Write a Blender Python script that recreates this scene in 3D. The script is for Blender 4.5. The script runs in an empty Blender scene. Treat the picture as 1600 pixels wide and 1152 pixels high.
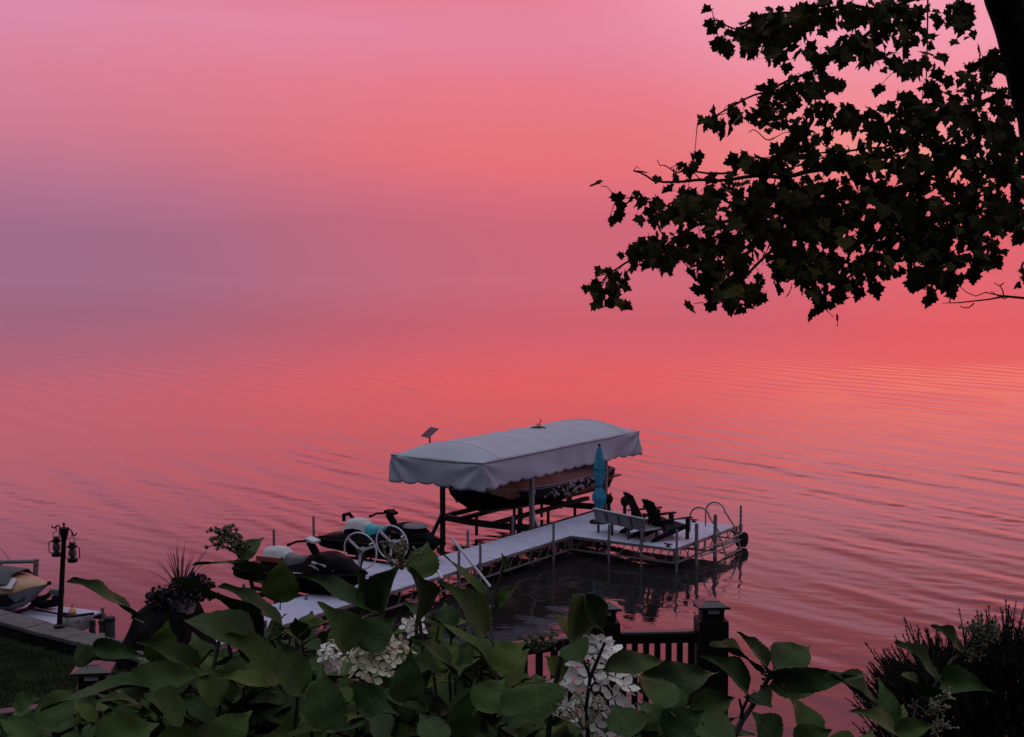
import bpy, bmesh, math, random
import numpy as np
from mathutils import Vector, Matrix, Quaternion, noise

sc = bpy.context.scene
COL = sc.collection
R = math.radians
PI = math.pi

# ------------------------------------------------------------------ camera
H = 6.9                       # eye above the water
F = 2103.0                    # focal length in 1600-pixel units
TH = math.atan((576 - 430) / F)
cam_d = bpy.data.cameras.new('camera')
cam = bpy.data.objects.new('camera', cam_d)
COL.objects.link(cam)
cam.location = (0, 0, H)
cam.rotation_euler = (PI / 2 - TH, 0, 0)
cam_d.sensor_width = 36
cam_d.lens = 36 * F / 1600
cam_d.clip_start = 0.05
cam_d.clip_end = 40000
sc.camera = cam


def srgb(r, g, b):
    f = lambda c: (c / 255 / 12.92) if c / 255 <= 0.04045 else ((c / 255 + 0.055) / 1.055) ** 2.4
    return (f(r), f(g), f(b), 1.0)


# ------------------------------------------------------------------ sky
class NT:
    def __init__(s, nt):
        s.nt = nt

    def n(s, typ, **kw):
        nd = s.nt.nodes.new(typ)
        for k, v in kw.items():
            setattr(nd, k, v)
        return nd

    def link(s, a, b):
        s.nt.links.new(a, b)

    def m(s, op, a, b=None, c=None, clamp=False):
        nd = s.nt.nodes.new('ShaderNodeMath')
        nd.operation = op
        nd.use_clamp = clamp
        for i, x in enumerate((a, b, c)):
            if x is None:
                continue
            if hasattr(x, 'is_output'):
                s.link(x, nd.inputs[i])
            else:
                nd.inputs[i].default_value = x
        return nd.outputs[0]

    def mix(s, f, a, b):
        nd = s.nt.nodes.new('ShaderNodeMix')
        nd.data_type = 'RGBA'
        for sock, x in ((nd.inputs['Factor'], f), (nd.inputs[6], a), (nd.inputs[7], b)):
            if hasattr(x, 'is_output'):
                s.link(x, sock)
            else:
                sock.default_value = x
        return nd.outputs[2]

    def ramp(s, fac, stops, interp='LINEAR'):
        nd = s.nt.nodes.new('ShaderNodeValToRGB')
        cr = nd.color_ramp
        cr.interpolation = interp
        while len(cr.elements) > 1:
            cr.elements.remove(cr.elements[-1])
        for i, (p, c) in enumerate(stops):
            e = cr.elements[0] if i == 0 else cr.elements.new(p)
            e.position = p
            e.color = c
        s.link(fac, nd.inputs[0])
        return nd.outputs[0]


world = bpy.data.worlds.new('World')
sc.world = world
world.use_nodes = True
wt = world.node_tree
wt.nodes.clear()
W = NT(wt)
tc = W.n('ShaderNodeTexCoord')
sep = W.n('ShaderNodeSeparateXYZ')
W.link(tc.outputs['Generated'], sep.inputs[0])
X, Y, Z = sep.outputs
# soft cloud unevenness: shifts the bands a little up and down, stretched along the horizon
mp = W.n('ShaderNodeMapping')
mp.inputs['Scale'].default_value = (3.0, 3.0, 9.0)
W.link(tc.outputs['Generated'], mp.inputs['Vector'])
nz = W.n('ShaderNodeTexNoise')
nz.inputs['Scale'].default_value = 1.0
nz.inputs['Detail'].default_value = 3.0
W.link(mp.outputs[0], nz.inputs['Vector'])
nv = W.m('SUBTRACT', nz.outputs['Fac'], 0.5)
el = W.m('MULTIPLY', W.m('ARCSINE', Z), 180 / PI)
el = W.m('ADD', el, W.m('MULTIPLY', nv, 2.6))
elf = W.m('SQRT', W.m('DIVIDE', W.m('MAXIMUM', el, 0.0), 90.0))
az = W.m('MULTIPLY', W.m('ARCTAN2', X, Y), 180 / PI)
ang = W.m('ABSOLUTE', W.m('SUBTRACT', az, 19.0))
ang = W.m('ADD', ang, W.m('MULTIPLY', nv, 9.0))
ang = W.m('ADD', ang, W.m('MULTIPLY', W.m('SUBTRACT', 4.0, W.m('MINIMUM', el, 12.0)), 0.8))      # the mauve leans in low, the glow leans out high


def pal(lst):
    return [(math.sqrt(e / 90), srgb(*c)) for e, c in lst]


HIGH = [(34, (150, 124, 160)), (52, (200, 199, 215)), (90, (262, 265, 266))]
p_right = W.ramp(elf, pal([(0, (224, 99, 106)), (2, (224, 99, 106)), (3.6, (228, 110, 114)), (4.6, (240, 148, 134)),
                           (5.4, (238, 142, 140)), (7, (236, 138, 150)), (9, (238, 150, 170)), (11.5, (240, 158, 176)), (15, (234, 118, 126)),
                           (21, (190, 116, 140))] + HIGH))
p_mid = W.ramp(elf, pal([(0, (203, 101, 118)), (2, (203, 101, 118)), (3, (213, 106, 122)), (4.4, (226, 111, 118)),
                         (6, (225, 116, 124)), (8, (227, 121, 136)), (10.5, (224, 131, 158)), (14, (228, 113, 126)), (20, (188, 116, 142))] + HIGH))
p_left = W.ramp(elf, pal([(0, (156, 105, 131)), (2, (156, 105, 132)), (4, (172, 111, 139)), (6, (198, 120, 144)),
                          (8, (208, 129, 155)), (10.5, (211, 139, 169)), (14, (194, 114, 138)), (20, (166, 106, 136))] + HIGH))
p_back = W.ramp(elf, pal([(0, (36, 39, 48)), (8, (46, 49, 62)), (20, (68, 70, 90)), (40, (116, 119, 136)),
                          (58, (200, 201, 216)), (90, (262, 265, 266))]))


def ss(a, b):
    nd = W.n('ShaderNodeMapRange', interpolation_type='SMOOTHSTEP')
    nd.inputs[1].default_value = a
    nd.inputs[2].default_value = b
    W.link(ang, nd.inputs[0])
    return nd.outputs[0]


c1 = W.mix(ss(0, 14), p_right, p_mid)
c2 = W.mix(ss(16, 42), c1, p_left)
c3 = W.mix(ss(50, 120), c2, p_back)
bg = W.n('ShaderNodeBackground')
bg.inputs['Strength'].default_value = 1.04
W.link(c3, bg.inputs['Color'])
wo = W.n('ShaderNodeOutputWorld')
W.link(bg.outputs[0], wo.inputs[0])

# the sun is all but gone: a trace of warm light low over the lake
sd = bpy.data.lights.new('sun', 'SUN')
sd.energy = 0.03
sd.angle = R(10)
sd.color = (1.0, 0.55, 0.4)
sun = bpy.data.objects.new('sun', sd)
COL.objects.link(sun)
sun.rotation_euler = (R(84), 0, R(180 - 42))

sc.view_settings.view_transform = 'Standard'
sc.view_settings.look = 'None'
sc.view_settings.exposure = 0
sc.view_settings.gamma = 1
sc.view_settings.use_curve_mapping = False
sc.render.engine = 'CYCLES'
sc.cycles.max_bounces = 6
sc.cycles.diffuse_bounces = 3
sc.cycles.glossy_bounces = 4
sc.cycles.transparent_max_bounces = 6

# ------------------------------------------------------------------ helpers
CTH, STH = math.cos(TH), math.sin(TH)


def ray(px, py):
    u = (px - 800) / F
    v = -(py - 576) / F
    return Vector((u, CTH + v * STH, -STH + v * CTH))


def at(px, py, z):
    """the point of the photograph's pixel on the level z"""
    d = ray(px, py)
    return Vector((0, 0, H)) + d * ((z - H) / d.z)


def pt(px, py, dist):
    """the point of the photograph's pixel at a forward distance"""
    d = ray(px, py)
    return Vector((0, 0, H)) + d * (dist / d.y)


MATS = {}


def mat(name, col, rough=0.6, metal=0.0, spec=0.5, var=0.15, scale=6.0, bump=0.0, bscale=40.0, detail=4.0, wear=None):
    """Principled material whose colour is broken up by noise (dirt, fading), with an optional relief"""
    m = bpy.data.materials.new(name)
    m.use_nodes = True
    t = NT(m.node_tree)
    b = m.node_tree.nodes['Principled BSDF']
    b.inputs['Roughness'].default_value = rough
    b.inputs['Metallic'].default_value = metal
    b.inputs['Specular IOR Level'].default_value = spec
    tcn = t.n('ShaderNodeTexCoord')
    n1 = t.n('ShaderNodeTexNoise')
    n1.inputs['Scale'].default_value = scale
    n1.inputs['Detail'].default_value = detail
    t.link(tcn.outputs['Object'], n1.inputs['Vector'])
    lo = tuple(c * (1 - var) for c in col[:3]) + (1,)
    hi = tuple(min(1, c * (1 + var)) for c in col[:3]) + (1,)
    c = t.ramp(n1.outputs['Fac'], [(0.3, lo), (0.7, hi)])
    if wear:
        n3 = t.n('ShaderNodeTexNoise')
        n3.inputs['Scale'].default_value = scale * 2.3
        n3.inputs['Detail'].default_value = 6
        t.link(tcn.outputs['Object'], n3.inputs['Vector'])
        f = t.ramp(n3.outputs['Fac'], [(0.52, (0, 0, 0, 1)), (0.66, (1, 1, 1, 1))])
        c = t.mix(f, c, wear)
    t.link(c, b.inputs['Base Color'])
    if bump:
        n2 = t.n('ShaderNodeTexNoise')
        n2.inputs['Scale'].default_value = bscale
        n2.inputs['Detail'].default_value = 5
        t.link(tcn.outputs['Object'], n2.inputs['Vector'])
        bp = t.n('ShaderNodeBump')
        bp.inputs['Strength'].default_value = bump
        bp.inputs['Distance'].default_value = 0.02
        t.link(n2.outputs['Fac'], bp.inputs['Height'])
        t.link(bp.outputs[0], b.inputs['Normal'])
    MATS[name] = m
    return m


def link_mesh(name, me, m=None, parent=None, smooth=False):
    o = bpy.data.objects.new(name, me)
    COL.objects.link(o)
    if m is not None and len(me.materials) == 0:
        me.materials.append(m)
    if smooth:
        me.polygons.foreach_set('use_smooth', [True] * len(me.polygons))
    if parent is not None:
        o.parent = parent
    return o


def pydata(name, v, f, m=None, parent=None, smooth=False):
    me = bpy.data.meshes.new(name)
    me.from_pydata(v, [], f)
    me.update()
    return link_mesh(name, me, m, parent, smooth)


def tag(o, label=None, cat=None, group=None, kind=None):
    if label: o['label'] = label
    if cat: o['category'] = cat
    if group: o['group'] = group
    if kind: o['kind'] = kind
    return o


def empty(name, loc, rz=0.0, label=None, cat=None, group=None):
    o = bpy.data.objects.new(name, None)
    o.empty_display_size = 0.2
    COL.objects.link(o)
    o.location = loc
    o.rotation_euler = (0, 0, rz)
    return tag(o, label, cat, group)


# ------------------------------------------------------------------ the lake: one sheet of real swell and ripples
def build_lake():
    nr, nc = 760, 560
    ypix = np.linspace(1330 - 430, 0.9, nr)            # rows close in evenly towards the horizon
    dist = F * H / ypix
    u = np.linspace(-1, 1, nc)
    tx = 0.46 * u + 0.7 * u ** 5                         # finer in the middle, reaching wide
    D, T = np.meshgrid(dist, tx, indexing='ij')
    Xw, Yw = D * T, D
    rowsp = (D * D / (F * H)) * (ypix[0] - ypix[-1]) / nr
    colsp = D * 0.92 / nc
    rng = np.random.RandomState(4)
    Zw = np.zeros_like(D)
    # slowly varying patches of livelier and calmer water
    P = np.zeros_like(D)
    for k in range(7):
        a = rng.uniform(0, 2 * PI); L = rng.uniform(18, 60)
        P += np.sin((Xw * math.cos(a) + Yw * math.sin(a)) * 2 * PI / L + rng.uniform(0, 6.28))
    P = 1 / (1 + np.exp(-1.1 * P))
    G = np.zeros_like(D)
    for k in range(7):
        a = rng.uniform(0, 2 * PI); L = rng.uniform(5, 20)
        G += np.sin((Xw * math.cos(a) + Yw * math.sin(a)) * 2 * PI / L + rng.uniform(0, 6.28))
    G = 1 / (1 + np.exp(-1.2 * G))
    comps = []
    for k in range(18):      # old boat wake: crests running towards the lower right
        comps.append((rng.uniform(1.3, 2.9), R(32) + rng.normal(0, 0.10), 0.0072, 0))
    for k in range(26):
        comps.append((rng.uniform(0.5, 1.3), R(36) + rng.normal(0, 0.16), 0.0098, 1))
    for k in range(26):      # breeze ripples
        comps.append((rng.uniform(0.26, 0.7), R(55) + rng.normal(0, 0.5), 0.0068, 2))
    for L, a, slope, kind in comps:
        kx, ky = math.cos(a), math.sin(a)
        spacing = np.abs(ky) * rowsp + np.abs(kx) * colsp
        att = np.exp(-(1.6 * spacing / L) ** 2)
        amp = slope * L / (2 * PI)
        mod = (0.6 + 0.6 * P) if kind == 0 else ((0.55 + 0.6 * G) if kind == 1 else (0.5 + 0.8 * G))
        ph = (Xw * kx + Yw * ky) * 2 * PI / L + rng.uniform(0, 6.28)
        ph = ph + 0.9 * np.sin((Xw * -ky + Yw * kx) * 2 * PI / (L * rng.uniform(5, 9)) + rng.uniform(0, 6.28))
        s = np.sin(ph)
        if kind == 0:
            s = s + 0.22 * np.sin(2 * ph + 1.2)
        Zw += amp * att * mod * s
    shel = np.maximum(np.clip((Yw - 22) / 20, 0.0, 1.0), 0.85 * np.clip((Xw - 3) / 6, 0.0, 1.0))
    Zw *= 0.26 + 0.66 * shel * shel * (3 - 2 * shel)
    v = np.stack([Xw, Yw, Zw], -1).reshape(-1, 3)
    i = np.arange(nr * nc).reshape(nr, nc)
    f = np.stack([i[:-1, :-1], i[:-1, 1:], i[1:, 1:], i[1:, :-1]], -1).reshape(-1, 4)
    me = bpy.data.meshes.new('water')
    me.vertices.add(len(v)); me.vertices.foreach_set('co', v.ravel())
    me.loops.add(f.size); me.loops.foreach_set('vertex_index', f.ravel())
    me.polygons.add(len(f))
    me.polygons.foreach_set('loop_start', np.arange(0, f.size, 4))
    me.polygons.foreach_set('use_smooth', np.ones(len(f), dtype=bool))
    me.update(calc_edges=True)
    m = bpy.data.materials.new('lake_water')
    m.use_nodes = True
    t = NT(m.node_tree)
    m.node_tree.nodes.clear()
    tcn = t.n('ShaderNodeTexCoord')
    mpn = t.n('ShaderNodeMapping')
    mpn.inputs['Rotation'].default_value = (0, 0, R(-25))
    mpn.inputs['Scale'].default_value = (3.0, 7.5, 1)
    t.link(tcn.outputs['Object'], mpn.inputs[0])
    nn = t.n('ShaderNodeTexNoise')
    nn.inputs['Scale'].default_value = 1.0
    nn.inputs['Detail'].default_value = 2.0
    t.link(mpn.outputs[0], nn.inputs['Vector'])
    bp = t.n('ShaderNodeBump')
    sp = t.n('ShaderNodeSeparateXYZ')
    t.link(tcn.outputs['Object'], sp.inputs[0])
    mr = t.n('ShaderNodeMapRange', interpolation_type='SMOOTHSTEP')      # offshore the water lies glassy
    mr.inputs[1].default_value = 45; mr.inputs[2].default_value = 130
    mr.inputs[3].default_value = 0.34; mr.inputs[4].default_value = 0.0
    t.link(sp.outputs[1], mr.inputs[0])
    t.link(mr.outputs[0], bp.inputs['Strength'])
    bp.inputs['Distance'].default_value = 0.008
    t.link(nn.outputs['Fac'], bp.inputs['Height'])
    fr = t.n('ShaderNodeFresnel')
    fr.inputs['IOR'].default_value = 1.34
    t.link(bp.outputs[0], fr.inputs['Normal'])
    # reflectance by the Fresnel term; coral tint and extra brightness painted into the reflection
    col = t.ramp(fr.outputs[0], [(0.0, (0.012, 0.012, 0.012, 1)), (0.10, (0.13, 0.135, 0.14, 1)), (0.18, (0.22, 0.225, 0.232, 1)), (0.28, (0.295, 0.285, 0.285, 1)), (0.42, (0.62, 0.49, 0.455, 1)),
                                 (0.60, (0.95, 0.65, 0.595, 1)), (0.80, (0.98, 0.82, 0.79, 1)), (1.0, (1, 1, 1, 1))])
    gl = t.n('ShaderNodeBsdfGlossy')
    gl.inputs['Roughness'].default_value = 0.012
    t.link(col, gl.inputs['Color'])
    t.link(bp.outputs[0], gl.inputs['Normal'])
    df = t.n('ShaderNodeBsdfDiffuse')
    df.inputs['Color'].default_value = (0.010, 0.010, 0.010, 1)
    mx = t.n('ShaderNodeAddShader')
    t.link(df.outputs[0], mx.inputs[0]); t.link(gl.outputs[0], mx.inputs[1])
    out = t.n('ShaderNodeOutputMaterial')
    t.link(mx.outputs[0], out.inputs[0])
    o = link_mesh('water', me, m)
    tag(o, 'calm pink lake water with long low ripples', 'lake', kind='structure')


build_lake()


class MB:
    """collects simple solids and links them as one mesh"""

    def __init__(s):
        s.v, s.f = [], []

    def add(s, v, f):
        o = len(s.v)
        s.v += [tuple(p) for p in v]
        s.f += [tuple(i + o for i in q) for q in f]

    def box(s, c, d, rot=None):
        c = Vector(c)
        x, y, z = d[0] / 2, d[1] / 2, d[2] / 2
        P = [Vector(p) for p in ((-x, -y, -z), (x, -y, -z), (x, y, -z), (-x, y, -z), (-x, -y, z), (x, -y, z), (x, y, z), (-x, y, z))]
        if rot is not None:
            P = [rot @ p for p in P]
        s.add([c + p for p in P], [(0, 3, 2, 1), (4, 5, 6, 7), (0, 1, 5, 4), (1, 2, 6, 5), (2, 3, 7, 6), (3, 0, 4, 7)])
        return s

    def bar(s, p, q, w, h=None, up=(0, 0, 1)):
        p, q = Vector(p), Vector(q)
        d = q - p
        L = d.length
        d.normalize()
        up = Vector(up)
        if abs(d.dot(up)) > 0.98:
            up = Vector((1, 0, 0))
        y = up.cross(d).normalized()
        z = d.cross(y)
        rot = Matrix((d, y, z)).transposed()
        return s.box((p + q) / 2, (L, w, h or w), rot)

    def tube(s, pts, r, n=8, closed=False, caps=True):
        pts = [Vector(p) for p in pts]
        N = len(pts)
        rs = r if isinstance(r, (list, tuple)) else [r] * N
        o = len(s.v)
        prev = None
        for i, p in enumerate(pts):
            if closed:
                d = pts[(i + 1) % N] - pts[i - 1]
            else:
                d = pts[min(i + 1, N - 1)] - pts[max(i - 1, 0)]
            d.normalize()
            if prev is None:
                a = Vector((0, 0, 1)) if abs(d.z) < 0.9 else Vector((1, 0, 0))
                u = d.cross(a).normalized()
            else:
                u = (prev - d * prev.dot(d)).normalized()
            prev = u
            w = d.cross(u)
            for k in range(n):
                a = 2 * PI * k / n
                s.v.append(tuple(p + (u * math.cos(a) + w * math.sin(a)) * rs[i]))
        for i in range(N if closed else N - 1):
            j = (i + 1) % N
            for k in range(n):
                k2 = (k + 1) % n
                s.f.append((o + i * n + k, o + i * n + k2, o + j * n + k2, o + j * n + k))
        if caps and not closed:
            s.f.append(tuple(o + k for k in range(n))[::-1])
            s.f.append(tuple(o + (N - 1) * n + k for k in range(n)))
        return s

    def lathe(s, prof, c=(0, 0, 0), n=16, fn=None):
        c = Vector(c)
        o = len(s.v)
        for r, z in prof:
            for k in range(n):
                a = 2 * PI * k / n
                rr = r * (fn(a, z) if fn else 1)
                s.v.append((c.x + rr * math.cos(a), c.y + rr * math.sin(a), c.z + z))
        for i in range(len(prof) - 1):
            for k in range(n):
                k2 = (k + 1) % n
                s.f.append((o + i * n + k, o + i * n + k2, o + (i + 1) * n + k2, o + (i + 1) * n + k))
        s.f.append(tuple(o + k for k in range(n))[::-1])
        s.f.append(tuple(o + (len(prof) - 1) * n + k for k in range(n)))
        return s

    def grid(s, rows, closed=False):
        o = len(s.v)
        n = len(rows[0])
        for r in rows:
            s.v += [tuple(p) for p in r]
        for i in range(len(rows) - 1):
            for k in range(n if closed else n - 1):
                k2 = (k + 1) % n
                s.f.append((o + i * n + k, o + i * n + k2, o + (i + 1) * n + k2, o + (i + 1) * n + k))
        return s

    def mesh(s, name, smooth=False):
        me = bpy.data.meshes.new(name)
        me.from_pydata(s.v, [], s.f)
        me.update()
        if smooth:
            me.polygons.foreach_set('use_smooth', [True] * len(me.polygons))
            me.set_sharp_from_angle(angle=R(42))
        return me

    def build(s, name, m, parent=None, smooth=False, bevel=0.0, label=None):
        o = link_mesh(name, s.mesh(name, smooth), m, parent)
        if bevel:
            b = o.modifiers.new('bevel', 'BEVEL')
            b.width = bevel
            b.segments = 2
            b.limit_method = 'ANGLE'
        if label:
            o['label'] = label
        return o


def copy_tree(o, parent=None):
    c = o.copy()
    COL.objects.link(c)
    if parent is not None:
        c.parent = parent
    for ch in [x for x in o.children]:
        copy_tree(ch, c)
    return c


# dock frame: x runs out along the walkway, y towards the boat lift
DU = Vector((0.555, 0.832, 0)).normalized()
DV = Vector((0.832, -0.555, 0)).normalized()
DRZ = math.atan2(DU.y, DU.x)


def dw(s_, t_, z=0.0):
    return DU * s_ + DV * t_ + Vector((0, 0, z))


def st(p):
    return (p.x * DU.x + p.y * DU.y, p.x * DV.x + p.y * DV.y)

# ------------------------------------------------------------------ land: terrace, bank and lawn
SHORE = [(-30, 36.0), (-12, 25.4), (-8.94, 23.2), (-7.2, 21.9), (-5.7, 20.8), (-4.2, 19.0), (-2, 17.2), (0, 16.2), (6, 14.9), (14, 14.0), (34, 13.5)]


def shore_y(x):
    for (a, b), (c, d) in zip(SHORE, SHORE[1:]):
        if x <= c:
            return b + (d - b) * (x - a) / (c - a)
    return SHORE[-1][1]


def ground_z(x, y):
    sy = shore_y(x)
    pts = [(-40, 8.5), (-12, 5.6), (4.4, 5.15), (5.4, 4.0), (9.0, 3.5), (min(14.0, sy - 1.5), 0.95), (sy - 0.1, 0.72)]
    if y > sy - 0.1:
        z = 0.72 - (y - sy + 0.1) * 6
        return max(z, -1.6)
    z = pts[-1][1]
    for (a, b), (c, d) in zip(pts, pts[1:]):
        if a <= y <= c:
            k = (y - a) / (c - a)
            k = k * k * (3 - 2 * k) * 0.6 + k * 0.4
            z = b + (d - b) * k
            break
    if y < -40: z = 8.5
    return z + 0.05 * noise.noise(Vector((x * 0.5, y * 0.5, 0))) * (1 if y < sy - 1 else 0.2)


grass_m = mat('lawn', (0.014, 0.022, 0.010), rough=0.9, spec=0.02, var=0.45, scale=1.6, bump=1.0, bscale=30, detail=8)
soil_m = mat('soil', (0.035, 0.026, 0.02), rough=1.0, spec=0.1, var=0.3, bump=1.0)


def build_land():
    xs = np.concatenate([np.linspace(-40, -14, 20), np.linspace(-13.5, 13.5, 90), np.linspace(14, 40, 20)])
    rows = []
    ys = np.concatenate([np.linspace(-45, 0, 20), np.linspace(0.5, 13, 50), np.linspace(13.2, 40, 140)])
    for y in ys:
        rows.append([(x, y, ground_z(x, y)) for x in xs])
    g = MB().grid(rows)
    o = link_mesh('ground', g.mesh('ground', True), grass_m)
    tag(o, 'dark lawn and bank running down to the lake', 'ground', kind='structure')
    # grass blades on the piece of lawn in view
    rnd = random.Random(3)
    v, f = [], []
    for k in range(26000):
        x = rnd.uniform(-10.5, -3.0)
        y = rnd.uniform(13.5, shore_y(x) - 0.6)
        z = ground_z(x, y)
        a = rnd.uniform(0, 2 * PI); h = rnd.uniform(0.04, 0.10); w = 0.006
        lx, ly = rnd.gauss(0, 0.03), rnd.gauss(0, 0.03)
        o_ = len(v)
        v += [(x - w * math.cos(a), y - w * math.sin(a), z), (x + w * math.cos(a), y + w * math.sin(a), z), (x + lx, y + ly, z + h)]
        f.append((o_, o_ + 1, o_ + 2))
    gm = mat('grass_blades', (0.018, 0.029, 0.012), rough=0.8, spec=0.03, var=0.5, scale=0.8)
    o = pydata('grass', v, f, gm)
    tag(o, 'short dark grass blades of the lawn beside the lake wall', 'grass', kind='stuff')


build_land()

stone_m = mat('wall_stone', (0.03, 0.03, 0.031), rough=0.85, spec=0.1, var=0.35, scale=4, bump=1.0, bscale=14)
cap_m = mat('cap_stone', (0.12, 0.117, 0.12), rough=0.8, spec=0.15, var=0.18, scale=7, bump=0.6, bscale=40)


def build_wall():
    pts = [Vector((x, y, 0)) for x, y in SHORE[1:9]]
    root = empty('retaining_wall', (pts[2].x, pts[2].y, 0.0), 0, 'dark stone lake wall with grey capstones below the lantern post', 'wall')
    base = Vector(root.location)
    rnd = random.Random(8)
    # walk along the shore line, one capstone and four courses of face blocks at a time
    blocks = {}
    for a, b in zip(pts, pts[1:]):
        L = (b - a).length
        d = (b - a).normalized()
        n = Vector((d.y, -d.x, 0))
        if n.y > 0: n = -n
        rot = Matrix((d, Vector((-d.y, d.x, 0)), Vector((0, 0, 1)))).transposed()
        k = max(1, round(L / 0.62))
        for i in range(k):
            c = a + d * (L * (i + 0.5) / k)
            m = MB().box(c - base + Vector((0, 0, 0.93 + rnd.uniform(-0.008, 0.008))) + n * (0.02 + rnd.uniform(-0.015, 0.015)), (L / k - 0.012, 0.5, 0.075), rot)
            m.build('capstone', cap_m, root, bevel=0.012)
        for cz in range(5):
            kk = max(1, round(L / 0.5))
            for i in range(kk + 1):
                p0 = max(0, (i - (0.5 if cz % 2 else 0)) * L / kk)
                p1 = min(L, (i + 1 - (0.5 if cz % 2 else 0)) * L / kk)
                if p1 - p0 < 0.1: continue
                c = a + d * ((p0 + p1) / 2)
                z = 0.8 - cz * 0.19
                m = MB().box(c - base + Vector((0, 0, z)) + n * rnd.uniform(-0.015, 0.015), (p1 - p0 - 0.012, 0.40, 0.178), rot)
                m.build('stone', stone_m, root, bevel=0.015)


build_wall()

# ------------------------------------------------------------------ dock
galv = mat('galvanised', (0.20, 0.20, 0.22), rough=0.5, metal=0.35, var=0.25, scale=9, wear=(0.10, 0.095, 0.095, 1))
deck_m = mat('dock_deck', (0.42, 0.44, 0.60), rough=0.55, var=0.06, scale=2.2, bump=0.25, bscale=60, wear=(0.35, 0.37, 0.51, 1))
black_m = mat('black_paint', (0.008, 0.008, 0.009), rough=0.5, spec=0.2, var=0.3)
rubber_m = mat('black_rubber', (0.010, 0.010, 0.011), rough=0.85, spec=0.12, var=0.3)
white_m = mat('white_paint', (0.62, 0.62, 0.66), rough=0.5, var=0.08)
DZ = 0.53                       # deck level


def truss(L, n, rnd):
    """a side truss from x=0 to L hanging 0.33 m below the deck edge"""
    m = MB()
    zt, zb = DZ - 0.035, DZ - 0.34
    m.bar((0, 0, zt), (L, 0, zt), 0.045, 0.06)
    m.bar((0, 0, zb), (L, 0, zb), 0.04, 0.035)
    m.bar((0.02, 0, zt), (0.02, 0, zb), 0.035)
    m.bar((L - 0.02, 0, zt), (L - 0.02, 0, zb), 0.035)
    for i in range(n):
        x = L * (i + 0.5) / n
        m.bar((x - 0.07, 0, zb), (x + 0.10, 0, zt), 0.018)
    return m


def place(o, loc, rz):
    o.location = loc
    o.rotation_euler = (0, 0, rz)
    return o


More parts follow.
